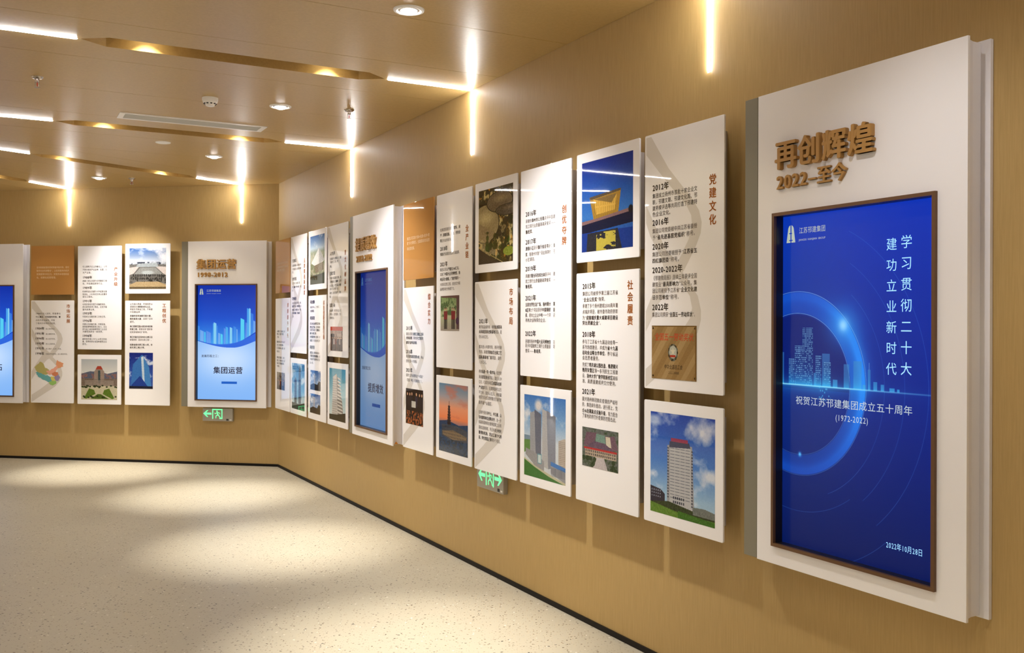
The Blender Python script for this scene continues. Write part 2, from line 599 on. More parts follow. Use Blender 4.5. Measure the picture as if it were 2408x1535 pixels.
def P_aerial_gold():
    c = Cv(280, 290, (52, 44, 28))
    n = vnoise(280, 290, 26, 4, 21)
    c.mix(np.clip((n - 0.5) * 5, 0, 1), (188, 168, 110))
    c.mix(np.clip((vnoise(280, 290, 30, 3, 22) - 0.62) * 8, 0, 1), (188, 128, 44))
    c.mix(np.clip((vnoise(280, 290, 16, 3, 23) - 0.6) * 8, 0, 1), (44, 50, 22))
    for (cx, cy, rx, ry, a, b) in ((0.20, 0.46, 0.40, 0.25, (146, 130, 92), (208, 192, 140)), (0.62, 0.20, 0.36, 0.13, (110, 96, 74), (160, 142, 104)), (0.86, 0.32, 0.34, 0.07, (84, 74, 60), (120, 106, 82))):
        c.ell(cx, cy, rx * 1.05, ry * 1.08, (40, 34, 24))
        c.ell(cx, cy, rx, ry, a)
        c.ell(cx + 0.04, cy - ry * 0.3, rx * 0.8, ry * 0.5, b, 0.7, 0.8)
    c.poly([(0, 0.44), (0.50, 0.60), (0.27, 0.76), (0, 0.62)], (138, 120, 88))
    c.poly([(0, 0.70), (0.12, 0.66), (0.28, 0.80), (0.44, 0.72), (0.62, 0.9), (0.4, 1), (0, 0.9)], (190, 176, 132), 0.5)
    for k in range(26):
        x, y = rng.rand() * 1, 0.55 + rng.rand() * 0.45
        c.ell(x, y, 0.03 + rng.rand() * 0.03, 0.02 + rng.rand() * 0.05, (38 + rng.randint(30), 46 + rng.randint(20), 20), 0.85)
    c.ell(0.88, 0.86, 0.15, 0.06, (120, 130, 48))
    c.poly([(0, 0.78), (0.45, 0.94), (0.7, 1.0), (0, 1.0)], (44, 36, 30))
    for k in range(9):
        c.line(0, 0.80 + k * 0.025, 0.6, 1.0 + k * 0.02, 0.004, (100, 84, 70), 0.6)
    c.line(0, 0.775, 0.72, 1.0, 0.012, (140, 122, 80))
    c.grain(0.16, 24, 4)
    return c


def P_pagoda():
    c = Cv(270, 300)
    c.grad([(0, (92, 128, 158)), (0.18, (150, 150, 160)), (0.34, (224, 150, 116)), (0.50, (228, 132, 88)), (0.60, (120, 110, 130)), (0.64, (44, 70, 108)), (1, (36, 58, 84))])
    n = vnoise(270, 300, 40, 4, 31, 3)
    c.mix(np.clip((n - 0.5) * 5, 0, 1) * (c.Y < 0.5) * 0.7, (190, 110, 92))
    c.poly([(0, 0.56), (0.3, 0.53), (0.7, 0.58), (1, 0.55), (1, 0.66), (0, 0.66)], (38, 62, 96))
    for k in range(7):
        y = 0.31 + k * 0.04; w = 0.055 + k * 0.008
        c.poly([(0.36 - w, y + 0.018), (0.36, y), (0.36 + w, y + 0.018)], (26, 22, 34))
        c.rect(0.36 - w * 0.6, y + 0.01, 0.36 + w * 0.6, y + 0.042, (44, 34, 42))
    c.line(0.36, 0.25, 0.36, 0.33, 0.01, (26, 22, 34))
    c.poly([(0.1, 0.60), (0.6, 0.585), (0.98, 0.64), (0.98, 0.80), (0.5, 0.83), (0.1, 0.76)], (66, 72, 84))
    c.poly([(0.12, 0.70), (0.5, 0.66), (0.96, 0.72), (0.95, 0.77), (0.5, 0.80), (0.14, 0.75)], (196, 150, 84), 0.45)
    c.windows(0.12, 0.62, 0.96, 0.80, 16, 4, (60, 56, 60), 0.6, 0.5, 0.55)
    c.mix(np.clip((vnoise(270, 300, 14, 3, 33) - 0.5) * 6, 0, 1) * (c.Y > 0.8) * 0.7, (30, 44, 60))
    c.grain(0.08, 34, 4, 0.55, 1)
    return c


def P_curvetower():
    c = Cv(220, 230)
    c.grad([(0, (76, 148, 178)), (0.6, (170, 205, 215)), (1, (205, 215, 215))])
    c.poly([(0.18, 0.9), (0.24, 0.18), (0.40, 0.10), (0.52, 0.16), (0.80, 0.62), (0.88, 0.95)], (128, 126, 124))
    c.poly([(0.16, 0.92), (0.24, 0.16), (0.46, 0.10), (0.52, 0.9)], (196, 194, 190))
    for k in range(11):
        y = 0.16 + k * 0.065
        c.poly([(0.5, y), (0.66 + k * 0.015, y + 0.02), (0.72 + k * 0.015, y + 0.055), (0.52, y + 0.03)], (206, 204, 200))
    c.windows(0.2, 0.2, 0.5, 0.9, 9, 16, (90, 92, 96), 0.6, 0.5, 0.5)
    c.poly([(0, 0.90), (0.5, 0.88), (1, 0.82), (1, 1), (0, 1)], (44, 48, 46))
    c.grain(0.1, 41, 3)
    return c


def P_pyramid():
    c = Cv(220, 230)
    c.grad([(0, (70, 112, 170)), (0.26, (170, 190, 205)), (0.34, (140, 150, 130)), (1, (92, 98, 66))])
    c.clouds((225, 228, 232), 34, 0.5, 4, 51, 0.3)
    c.mix(np.clip((vnoise(220, 230, 24, 4, 52) - 0.5) * 5, 0, 1) * (c.Y > 0.35) * 0.8, (176, 172, 150))
    c.poly([(0.08, 0.56), (0.62, 0.26), (1, 0.52), (0.55, 0.68)], (208, 208, 204))
    c.poly([(0.62, 0.26), (1, 0.52), (0.62, 0.60)], (168, 168, 166))
    c.poly([(0.30, 0.62), (0.9, 0.56), (0.95, 0.72), (0.38, 0.78)], (120, 112, 98))
    c.poly([(0, 0.84), (1, 0.78), (1, 1), (0, 1)], (56, 66, 58))
    c.windows(0.1, 0.80, 0.9, 0.9, 8, 1, (30, 34, 30), 0.8, 0.5, 0.8)
    c.grain(0.16, 53, 4, 0.3, 1)
    return c


def P_skyscrapers():
    c = Cv(220, 230)
    c.grad([(0, (46, 110, 166)), (0.6, (120, 172, 200)), (1, (170, 190, 190))])
    c.clouds((214, 226, 232), 40, 0.47, 4, 61, 0.9, 0.9)
    c.poly([(0.20, 0.9), (0.22, 0.36), (0.30, 0.30), (0.38, 0.38), (0.38, 0.9)], (78, 92, 100))
    c.poly([(0.52, 0.92), (0.54, 0.16), (0.62, 0.04), (0.70, 0.16), (0.73, 0.92)], (70, 88, 104))
    c.windows(0.2, 0.3, 0.74, 0.9, 16, 30, (140, 160, 172), 0.5, 0.5, 0.5)
    c.poly([(0, 0.86), (0.6, 0.88), (1, 0.82), (1, 1), (0, 1)], (50, 62, 54))
    c.grain(0.14, 62, 4, 0.8, 1)
    return c


def P_garden():
    c = Cv(220, 230)
    c.grad([(0, (170, 176, 180)), (0.35, (206, 206, 202)), (1, (170, 160, 130))])
    c.poly([(0, 0.36), (0.25, 0.30), (0.6, 0.32), (0.72, 0.36), (1, 0.30), (1, 0.5), (0, 0.5)], (86, 92, 112))
    c.mix(np.clip((vnoise(220, 230, 16, 3, 71) - 0.5) * 6, 0, 1) * (c.Y > 0.36) * (c.Y < 0.6) * 0.8, (140, 96, 88))
    c.rect(0, 0.48, 1, 0.66, (112, 98, 88))
    c.poly([(0.36, 0.66), (0.36, 0.30), (0.42, 0.24), (0.58, 0.24), (0.64, 0.30), (0.64, 0.66)], (144, 128, 118))
    c.poly([(0.40, 0.25), (0.45, 0.17), (0.55, 0.17), (0.60, 0.25)], (160, 62, 50))
    c.rect(0.47, 0.28, 0.53, 0.60, (60, 76, 80))
    c.poly([(0.1, 0.66), (0.1, 0.52), (0.9, 0.52), (0.9, 0.66)], (150, 138, 128), 0.8)
    c.windows(0.1, 0.5, 0.9, 0.66, 24, 4, (84, 74, 70), 0.6, 0.5, 0.5)
    c.poly([(0, 0.66), (1, 0.66), (1, 1), (0, 1)], (188, 182, 156))
    c.poly([(0.08, 0.96), (0.22, 0.72), (0.36, 0.76), (0.40, 0.86), (0.14, 0.98)], (84, 112, 40))
    c.poly([(0.92, 0.96), (0.78, 0.72), (0.64, 0.76), (0.60, 0.86), (0.86, 0.98)], (84, 112, 40))
    c.poly([(0.26, 0.98), (0.46, 0.86), (0.54, 0.86), (0.78, 0.98)], (74, 98, 38))
    for k in range(30):
        c.ell(rng.rand(), 0.65 + rng.rand() * 0.05 + (0.25 if k % 3 == 0 else 0), 0.03, 0.02, (34, 46, 26), 0.85)
    c.grain(0.12, 72, 3, 0.3, 1)
    return c


def P_plaza():
    c = Cv(220, 230)
    c.grad([(0, (58, 96, 158)), (0.18, (120, 140, 170)), (0.34, (190, 196, 204)), (1, (120, 110, 96))])
    c.clouds((222, 222, 226), 44, 0.44, 4, 81, 0.36)
    c.mix(np.clip((vnoise(220, 230, 14, 3, 82) - 0.42) * 6, 0, 1) * (c.Y > 0.34) * (c.Y < 0.42), (60, 66, 78))
    c.rect(0, 0.40, 1, 0.86, (104, 102, 98))
    c.poly([(0, 0.48), (0.28, 0.44), (0.12, 0.62), (0, 0.66)], (190, 180, 174))
    c.poly([(1, 0.46), (0.7, 0.44), (0.92, 0.62), (1, 0.66)], (190, 180, 174))
    c.poly([(0.24, 0.38), (0.74, 0.36), (0.80, 0.46), (0.18, 0.46)], (150, 158, 160))
    c.poly([(0.14, 0.64), (0.30, 0.48), (0.72, 0.48), (0.90, 0.64)], (134, 136, 132))
    c.ell(0.5, 0.60, 0.2, 0.06, (176, 184, 184), 0.8, 0.4)
    c.windows(0.1, 0.64, 0.92, 0.80, 14, 2, (46, 48, 50), 0.9, 0.6, 0.7)
    c.mix(np.clip((vnoise(220, 230, 12, 3, 83) - 0.5) * 6, 0, 1) * (c.Y > 0.66) * (c.Y < 0.86), (44, 44, 42))
    c.poly([(0, 0.90), (0.2, 0.82), (0.8, 0.82), (1, 0.90), (1, 1), (0, 1)], (172, 150, 112))
    c.rect(0, 0.95, 1, 1, (96, 82, 60))
    c.grain(0.14, 84, 3, 0.3, 1)
    return c


def P_glasstower():
    c = Cv(150, 210)
    c.grad([(0, (14, 34, 120)), (0.7, (44, 84, 170)), (1, (60, 90, 160))])
    c.clouds((200, 212, 232), 30, 0.55, 5, 91, 0.85)
    c.poly([(0.06, 1), (0.16, 0.32), (0.54, 0.05), (0.84, 0.40), (0.94, 1)], (50, 110, 180))
    c.poly([(0.54, 0.05), (0.60, 1), (0.94, 1), (0.84, 0.40), (0.66, 0.18)], (64, 130, 196))
    c.poly([(0.50, 0.12), (0.60, 0.10), (0.66, 0.85), (0.56, 0.75)], (196, 214, 226))
    c.windows(0.1, 0.2, 0.9, 0.95, 12, 24, (34, 84, 156), 0.4, 0.5, 0.5)
    c.poly([(0.1, 0.9), (0.46, 0.64), (0.86, 1), (0.1, 1)], (24, 58, 140))
    c.rect(0, 0.93, 1, 1, (24, 30, 50))
    c.grain(0.06, 92, 3)
    return c


def P_roofs():
    c = Cv(220, 200, (96, 100, 96))
    c.mix(np.clip((vnoise(220, 200, 16, 4, 101) - 0.5) * 5, 0, 1), (64, 78, 56))
    c.poly([(0.12, 0.12), (0.42, 0.10), (0.30, 0.50), (0.04, 0.46)], (104, 78, 92))
    c.poly([(0.62, 0.16), (0.90, 0.12), (1, 0.45), (0.8, 0.5)], (104, 78, 92))
    c.poly([(0.40, 0.12), (0.64, 0.14), (0.66, 0.36), (0.38, 0.36)], (110, 140, 128))
    c.poly([(0.66, 0.16), (0.78, 0.16), (0.82, 0.42), (0.68, 0.40)], (196, 188, 168))
    c.poly([(0.08, 0.52), (0.34, 0.32), (0.64, 0.34), (0.96, 0.54)], (92, 72, 92))
    c.rect(0.05, 0.50, 0.97, 0.55, (168, 42, 44))
    c.rect(0.08, 0.55, 0.95, 0.72, (176, 160, 140))
    c.windows(0.1, 0.56, 0.95, 0.72, 16, 2, (60, 54, 60), 0.85, 0.55, 0.7)
    c.poly([(0.38, 0.72), (0.62, 0.72), (0.72, 1), (0.30, 1)], (178, 170, 172))
    for k in range(14):
        c.ell(rng.rand(), 0.78 + rng.rand() * 0.2, 0.05, 0.06, (44, 60, 34), 0.9)
    c.poly([(0.42, 0.72), (0.58, 0.72), (0.66, 1), (0.34, 1)], (184, 176, 178))
    c.grain(0.14, 102, 3)
    return c


def people(c, xs, y0, y1, cols, head=(196, 150, 120), legs=(30, 28, 34)):
    for x, cc in zip(xs, cols):
        h = y1 - y0
        c.ell(x, y0 + h * 0.05, h * 0.055, h * 0.065, (30, 24, 24))
        c.ell(x, y0 + h * 0.08, h * 0.042, h * 0.06, head)
        c.poly([(x - h * 0.10, y0 + h * 0.16), (x + h * 0.10, y0 + h * 0.16), (x + h * 0.08, y0 + h * 0.56), (x - h * 0.08, y0 + h * 0.56)], cc)
        c.rect(x - h * 0.075, y0 + h * 0.55, x - h * 0.01, y1, legs)
        c.rect(x + h * 0.01, y0 + h * 0.55, x + h * 0.075, y1, legs)


def P_ceremony():
    c = Cv(170, 180)
    c.grad([(0, (120, 150, 96)), (0.6, (170, 176, 140)), (1, (150, 140, 130))])
    c.mix(np.clip((vnoise(170, 180, 22, 4, 111) - 0.48) * 6, 0, 1) * (c.Y < 0.6), (70, 96, 58))
    c.poly([(0, 0), (1, 0), (1, 0.10), (0.6, 0.06), (0.1, 0.05)], (96, 70, 70))
    c.rect(0.86, 0.05, 1, 0.95, (84, 62, 66))
    people(c, [0.24, 0.32, 0.64, 0.74], 0.34, 0.95, [(120, 34, 44)] * 4)
    c.ell(0.90, 0.72, 0.08, 0.10, (60, 30, 70))
    c.grain(0.08, 112, 3)
    return c


def P_award():
    c = Cv(170, 150, (36, 26, 26))
    people(c, [0.1, 0.24, 0.80, 0.93], 0.10, 0.80, [(40, 34, 40)] * 4)
    people(c, [0.36, 0.62], 0.08, 0.85, [(30, 28, 40), (44, 40, 56)])
    c.rect(0.34, 0.34, 0.58, 0.52, (190, 186, 176))
    m = np.clip((vnoise(170, 150, 8, 2, 121) - 0.45) * 8, 0, 1) * (c.Y > 0.62)
    c.mix(m, (150, 84, 50))
    c.grain(0.08, 122, 3)
    return c


def P_meeting(seed, top, mid, low, red=False):
    c = Cv(150, 110)
    c.grad([(0, top), (0.5, mid), (1, low)])
    c.mix(np.clip((vnoise(150, 110, 14, 3, seed) - 0.5) * 5, 0, 1) * 0.6, (60, 54, 50))
    if red:
        c.rect(0, 0, 1, 0.16, (188, 70, 50))
        c.rect(0.06, 0.30, 0.34, 0.55, (50, 48, 54))
        c.rect(0.55, 0.28, 0.9, 0.5, (176, 160, 150))
    people(c, [0.15, 0.3, 0.45, 0.62, 0.78, 0.9], 0.42, 1.0, [(50, 40, 48), (160, 150, 150), (110, 40, 44), (60, 60, 76), (150, 140, 140), (50, 44, 50)])
    c.grain(0.1, seed + 1, 3)
    return c


def P_city(seed):
    c = Cv(150, 90)
    c.grad([(0, (60, 98, 160)), (0.7, (150, 174, 206)), (1, (60, 70, 66))])
    c.clouds((210, 218, 230), 26, 0.52, 4, seed, 0.6)
    c.rect(0.34, 0.16, 0.48, 0.95, (176, 180, 190))
    c.windows(0.34, 0.2, 0.48, 0.9, 4, 12, (90, 100, 124), 0.7, 0.5, 0.5)
    c.poly([(0, 0.78), (0.3, 0.66), (0.7, 0.7), (0.85, 0.5), (1, 0.55), (1, 1), (0, 1)], (52, 50, 48))
    c.grain(0.1, seed + 1, 3)
    return c


def P_plaque():
    c = Cv(260, 200, (150, 122, 80))
    for k in range(-3, 8):
        x = k * 0.22
        c.poly([(x, 1.0), (x + 0.10, 1.0), (x + 0.75, 0), (x + 0.60, 0)], (188, 162, 118) if k % 2 else (126, 98, 58), 0.55)
    c.mix(np.ones_like(c.X) * 0.25, (150, 118, 70))
    for x, y in ((0.03, 0.05), (0.97, 0.05), (0.03, 0.95), (0.97, 0.95)):
        c.ell(x, y, 0.016, 0.02, (40, 26, 16))
    c.rect(0, 0, 1, 0.02, (110, 84, 46)); c.rect(0.975, 0, 1, 1, (116, 86, 46))
    for k in range(14):
        a = k / 14 * 2 * math.pi
        c.ell(0.49 + 0.085 * math.cos(a), 0.50 + 0.125 * math.sin(a), 0.03, 0.04, (98, 100, 88) if k % 2 else (60, 54, 40))
    c.ell(0.49, 0.49, 0.085, 0.12, (172, 174, 160))
    st = []
    for k in range(10):
        r = (0.062, 0.088) if k % 2 == 0 else (0.025, 0.035)
        a = math.pi / 2 + k * math.pi / 5
        st.append((0.49 + r[0] * math.cos(a), 0.48 - r[1] * math.sin(a)))
    c.poly(st, (206, 200, 176))
    c.rect(0.425, 0.545, 0.545, 0.585, (170, 50, 36))
    c.grain(0.04, 131, 3)
    return c


def sx3(u): return (u - 0.097) / 0.676
def sy3(z): return (1.900 - z) / 1.203


def S_ring():
    W, H = 560, 996
    c = Cv(W, H)
    X = 0.097 + c.X * 0.676; Z = 1.900 - c.Y * 1.203
    t = np.clip(c.Y, 0, 1)
    for k, (a, b, d) in enumerate(((3, 1, 0), (48, 34, 20), (180, 138, 84))):
        c.a[..., k] = np.interp(t, [0, 0.5, 1], [a / 255, b / 255, d / 255])
    dx = (X - 0.17)
    ex = np.exp(-((dx / 0.26) ** 2 + ((Z - 1.45) / 0.5) ** 2))
    c.a[..., 2] += -0.03 * ex; c.a[..., 1] += 0.03 * ex
    ro = np.sqrt((dx / 0.315) ** 2 + ((Z - 1.289) / 0.333) ** 2)
    ri = np.sqrt((dx / 0.245) ** 2 + ((Z - 1.287) / 0.256) ** 2)
    ang = np.arctan2(Z - 1.289, dx)
    ins = np.clip((1 - ri) * 30, 0, 1)
    c.mix(ins * (Z > 1.27) * 0.8, (2, 22, 104))
    ringm = np.clip((1 - ro) * 60, 0, 1) * np.clip((ri - 1) * 60, 0, 1)
    br = 0.45 + 0.55 * np.exp(-((ang - 0.15) / 1.0) ** 2)
    edge = np.clip(ringm * (0.55 + 0.6 * np.exp(-((ro - 0.97) / 0.08) ** 2)), 0, 1)
    col_ = np.stack([0.02 + 0.09 * br, 0.20 + 0.34 * br, 0.72 + 0.26 * br], -1)
    al = (edge * (0.35 + 0.6 * br))[..., None]
    c.a = c.a * (1 - al) + col_ * al
    glow = np.exp(-np.clip(ro - 1, 0, 9) * 14) * (ro > 1) * np.exp(-((ang - 0.35) / 0.5) ** 2) * 0.55
    c.mix(glow, (40, 150, 255))
    for rr_, w in ((ro, 0.004), (ri, 0.005)):
        c.mix(np.clip(1 - np.abs(rr_ - 1) / w, 0, 1) * (0.35 + 0.6 * np.exp(-((ang - 0.9) / 1.3) ** 2)), (170, 215, 255))
    # thin outer arcs
    for R_, a0, a1 in ((0.39, -1.2, 0.9), (0.47, -0.9, 1.05), (0.56, -0.9, 1.15), (0.44, -2.0, -1.0), (0.62, -1.5, -0.9)):
        rr_ = np.sqrt(dx ** 2 + ((Z - 1.289) * 0.95) ** 2)
        m = np.clip(1 - np.abs(rr_ - R_) / 0.0016, 0, 1) * (ang > a0) * (ang < a1) * 0.28
        c.mix(m, (110, 170, 240))
    hot = np.exp(-(((X - 0.385) / 0.02) ** 2 + ((Z - 1.50) / 0.022) ** 2))
    c.mix(hot, (230, 250, 255))
    c.mix(np.exp(-(((X - 0.385) / 0.07) ** 2 + ((Z - 1.50) / 0.07) ** 2)) * 0.5, (60, 170, 255))
    dot = np.exp(-(((X - 0.185) / 0.007) ** 2 + ((Z - 1.032) / 0.008) ** 2))
    c.mix(dot, (90, 190, 255))
    # skyline on the glowing horizon
    zh = 1.283
    gl = np.exp(-np.abs(Z - zh) / 0.02) * np.exp(-np.clip(X - 0.28, 0, 9) / 0.16) * np.exp(-np.clip(0.28 - X, 0, 9) / 0.3)
    bl = [(0.092, 0.104, 1.40, 0), (0.128, 0.157, 1.378, 1), (0.158, 0.195, 1.425, 1), (0.195, 0.245, 1.49, 1), (0.25, 0.262, 1.33, 0),
          (0.258, 0.285, 1.393, 1), (0.290, 0.325, 1.40, 0), (0.296, 0.33, 1.37, 1), (0.34, 0.36, 1.31, 0), (0.388, 0.412, 1.366, 0), (0.43, 0.465, 1.378, 0),
          (0.47, 0.482, 1.30, 0), (0.492, 0.503, 1.352, 0), (0.515, 0.530, 1.312, 0), (0.545, 0.558, 1.305, 0), (0.58, 0.60, 1.295, 0), (0.61, 0.62, 1.292, 0)]
    for i, (x0, x1, zt, win) in enumerate(bl):
        m = (X > x0) & (X < x1) & (Z < zt) & (Z > zh)
        f = np.clip((Z - zh) / (zt - zh), 0, 1)
        c.mix(m * (0.35 + 0.25 * f), (60, 130, 190) if not win else (8, 50, 120))
        if win:
            gx = ((X - x0) / 0.0046) % 1 > 0.45; gy = ((Z - zh) / 0.0072) % 1 > 0.5
            rn = np.random.RandomState(i).rand(H, W)
            rn = np.repeat(np.repeat(np.random.RandomState(i).rand(H // 6 + 1, W // 4 + 1), 6, 0), 4, 1)[:H, :W]
            c.mix(m * gx * gy * (rn < 0.3 + 0.6 * f) * 0.8, (150, 205, 235))
        c.mix(m * (np.exp(-(Z - zh) / 0.03)) * 0.6, (60, 180, 240))
    c.line(sx3(0.497), sy3(1.375), sx3(0.497), sy3(1.35), 0.003, (130, 180, 230))
    c.mix(np.clip(gl, 0, 1) * 0.75, (50, 190, 255))
    c.mix(np.exp(-((Z - zh + (X - 0.3) * 0.004) / 0.0025) ** 2) * np.exp(-np.clip(X - 0.4, 0, 9) / 0.3) * 0.9, (150, 230, 255))
    below = (Z < zh) & (Z > zh - 0.05) & (X > 0.27) & (X < 0.33)
    rn = np.repeat(np.repeat(np.random.RandomState(5).rand(H // 5 + 1, W // 4 + 1), 5, 0), 4, 1)[:H, :W]
    c.mix(below * (rn < 0.18) * 0.6, (80, 190, 240))
    return c


def S_city(dim=1.0):
    W, H = 360, 640
    c = Cv(W, H)
    X = c.X; Z = 1.900 - c.Y * 1.203
    top = np.stack([np.interp(Z, [1.3, 1.55, 1.9], [60 / 255, 22 / 255, 8 / 255]), np.interp(Z, [1.3, 1.55, 1.9], [150 / 255, 78 / 255, 44 / 255]), np.interp(Z, [1.3, 1.55, 1.9], [235 / 255, 200 / 255, 160 / 255])], -1)
    c.a = top
    bl = [(0.0, 0.03, 1.475), (0.04, 0.10, 1.43), (0.11, 0.13, 1.41), (0.145, 0.22, 1.42), (0.255, 0.275, 1.50), (0.27, 0.315, 1.51), (0.31, 0.335, 1.48), (0.345, 0.38, 1.40), (0.385, 0.42, 1.39), (0.44, 0.47, 1.45),
          (0.47, 0.51, 1.465), (0.54, 0.58, 1.46), (0.60, 0.645, 1.47), (0.65, 0.67, 1.44), (0.72, 0.78, 1.555), (0.80, 0.84, 1.51), (0.825, 0.86, 1.66), (0.86, 0.885, 1.66), (0.885, 0.93, 1.61), (0.93, 0.965, 1.53), (0.97, 1.0, 1.51)]
    for i, (a, b, z) in enumerate(bl):
        m = (X > a) & (X < b) & (Z < z - (X - a) * 0.3)
        t = np.clip((z - Z) / 0.3, 0, 1)
        c.mix(m * (0.55 + 0.25 * (i % 3)), (84 + 50 * (i % 2), 160 + 22 * (i % 3), 238))
        c.mix(m * (((X - a) / 0.012) % 1 < 0.4) * 0.16, (30, 110, 210))
    zc = 1.318 - 0.048 * np.sin(np.clip(X / 0.95, 0, 1) * math.pi) - 0.012 * X + 0.20 * np.clip(X - 0.62, 0, 1) ** 1.5
    zd = zc + 0.0 + 0.10 * np.clip(X - 0.25, 0, 1) ** 1.5
    c.mix(((Z < zd) & (Z > zc - 0.04)) * 1.0, (14, 60, 190))
    c.mix(((Z < zc + 0.06 * X - 0.01) & (Z > zc - 0.04)) * 0.8, (50, 110, 225))
    low = Z < zc - 0.005 - 0.03 * X
    r = np.exp(-(((X - 0.5) / 0.55) ** 2 + ((Z - 1.12) / 0.22) ** 2))
    lc = np.stack([0.50 + 0.28 * r, 0.70 + 0.17 * r, 0.95 + 0.04 * r], -1)
    c.a = np.where(low[..., None], lc, c.a)
    x0 = (0.370 - 0.097) / 0.676; x1 = (0.543 - 0.097) / 0.676
    c.rect(x0, (1.9 - 0.886) / 1.203, x1, (1.9 - 0.863) / 1.203, (24, 92, 190))
    c.a *= dim
    return c


_imgs = {}


def pm(key, fn, emit=0.0):
    if key not in _imgs:
        _imgs[key] = photo_mat('print_' + key, fn().image(key), emit)
    return _imgs[key]


# ================================================================= STRUCTURE
cF = C0 - RF * ((N0 - N_OPP) / NN.dot(RF)) if abs(NN.dot(RF)) > 1e-6 else None
# far wall runs left from the corner until it meets the opposite wall
sL = (N0 - N_OPP) / NN.dot(RF)
P_FL = C0 - RF * sL
P_BR = CP(N0, U_BACK, 0)
P_BL = CP(N_OPP, U_BACK, 0)
room = [Vector((p.x, p.y, 0)) for p in (C0, P_BR, P_BL, P_FL)]


def slab(name, pts, z0, z1, m):
    n = len(pts)
    mb = MB()
    mb.add([(p.x, p.y, z0) for p in pts] + [(p.x, p.y, z1) for p in pts],
           [tuple(range(n)), tuple(range(n, 2 * n))] + [(i, (i + 1) % n, (i + 1) % n + n, i + n) for i in range(n)])
    return tag(mb.build(name, m, recalc=True), kind='structure')


slab('floor', room, -0.1, 0.0, M_FLOOR)


def wall(name, a, b, nrm, z0=0.0, z1=CE + 0.2, th=0.12):
    ang = math.atan2((b - a).y, (b - a).x)
    L = (b - a).length
    e = MB()
    sgn = 1 if Vector((-math.sin(ang), math.cos(ang), 0)).dot(nrm) > 0 else -1
    e.box(0, L, 0 if sgn > 0 else -th, th if sgn > 0 else 0, z0 - 0.1, z1)
    o = e.build(name, M_WALL)
    o.location = (a.x, a.y, 0)
    o.rotation_euler = (0, 0, ang)
    return tag(o, kind='structure')


wall('wall_right', C0, P_BR, NN)
wall('wall_far', P_FL, C0, NF)
wall('wall_left', P_FL, P_BL, -NN)
wall('wall_back', P_BL, P_BR, RR)


def baseboard(name, a, b, inward, h=0.026, d=0.01):
    ang = math.atan2((b - a).y, (b - a).x)
    L = (b - a).length
    v = Vector((-math.sin(ang), math.cos(ang), 0))
    s = 1 if v.dot(inward) > 0 else -1
    e = MB()
    e.box(0, L, min(0, s * d), max(0, s * d), 0, h)
    o = e.build(name, M_BASE, bevel=0.001)
    o.location = (a.x, a.y, 0); o.rotation_euler = (0, 0, ang)
    return tag(o, kind='structure')


baseboard('baseboard_right', C0, P_BR, -NN)
baseboard('baseboard_far', P_FL, C0, -NF)
baseboard('baseboard_left', P_FL, P_BL, NN)
baseboard('baseboard_back', P_BL, P_BR, -RR)

# ---- ceiling of boards with long pointed recesses
ceil_slab = slab('ceiling', room, CE + 0.19, CE + 0.3, M_VOID)


def clip(poly, p, nrm, keep_pos=True):
    out = []
    n = len(poly)
    s = 1 if keep_pos else -1
    for i in range(n):
        a, b = poly[i], poly[(i + 1) % n]
        da = s * (a - p).dot(nrm); db = s * (b - p).dot(nrm)
        if da >= 0: out.append(a)
        if (da > 0) != (db > 0) and abs(da - db) > 1e-9 and (da * db < 0):
            out.append(a + (b - a) * (da / (da - db)))
    return out


def inset(poly, d):
    n = len(poly)
    c = sum(poly, Vector((0, 0, 0))) / n
    out = poly
    for i in range(n):
        a, b = poly[i], poly[(i + 1) % n]
        e = (b - a)
        if e.length < 1e-4: continue
        nr = Vector((-e.y, e.x, 0)).normalized()
        if nr.dot(c - a) < 0: nr = -nr
        out = clip(out, a + nr * d, nr)
        if len(out) < 3: return []
    return out


LINE_U = [2.314, 4.606, 6.870, 9.13, 11.4]
D3 = Vector((math.cos(math.radians(54.2)), math.sin(math.radians(54.2)), 0))
D4 = Vector((math.cos(math.radians(72)), math.sin(math.radians(72)), 0))
W3 = C0 + RF * (-0.42); W4 = C0 + RF * (-2.445)


def pt(v): return Vector((v.x, v.y, 0))


# each line: (point on the wall, unit direction away from the wall)
LINES = [(pt(CP(N0, u)), -NN) for u in LINE_U] + [(pt(W3), -D3), (pt(W4), -D4)]
LED_LEN = 0.575
REC_LEN = 1.66
REC_W = 0.092


def hexagon(p, d, a0=LED_LEN + 0.005, L=REC_LEN):
    s = Vector((-d.y, d.x, 0))
    A = p + d * a0; B = p + d * (a0 + L)
    t = 0.13
    return [A, A + d * t + s * REC_W, B - d * t + s * REC_W, B, B - d * t - s * REC_W, A + d * t - s * REC_W]


HEX = [hexagon(p, d) for p, d in LINES]
pieces = [room]


def split_all(pcs, p, nrm, cond=None):
    out = []
    for q in pcs:
        if cond and not cond(q):
            out.append(q); continue
        for k in (True, False):
            r = clip(q, p, nrm, k)
            if len(r) >= 3 and abs(sum((r[i].x * r[(i + 1) % len(r)].y - r[(i + 1) % len(r)].x * r[i].y) for i in range(len(r)))) > 0.004:
                out.append(r)
    return out


U_SEAM = 1.262
u_seams = [U_SEAM] + sorted([u + s for u in LINE_U for s in (-0.362, 0.362)] + [(LINE_U[i] + LINE_U[i + 1]) / 2 for i in range(len(LINE_U) - 1)])
for u in u_seams:
    pieces = split_all(pieces, pt(CP(0, u)), RR)


def cen(q): return sum(q, Vector((0, 0, 0))) / len(q)


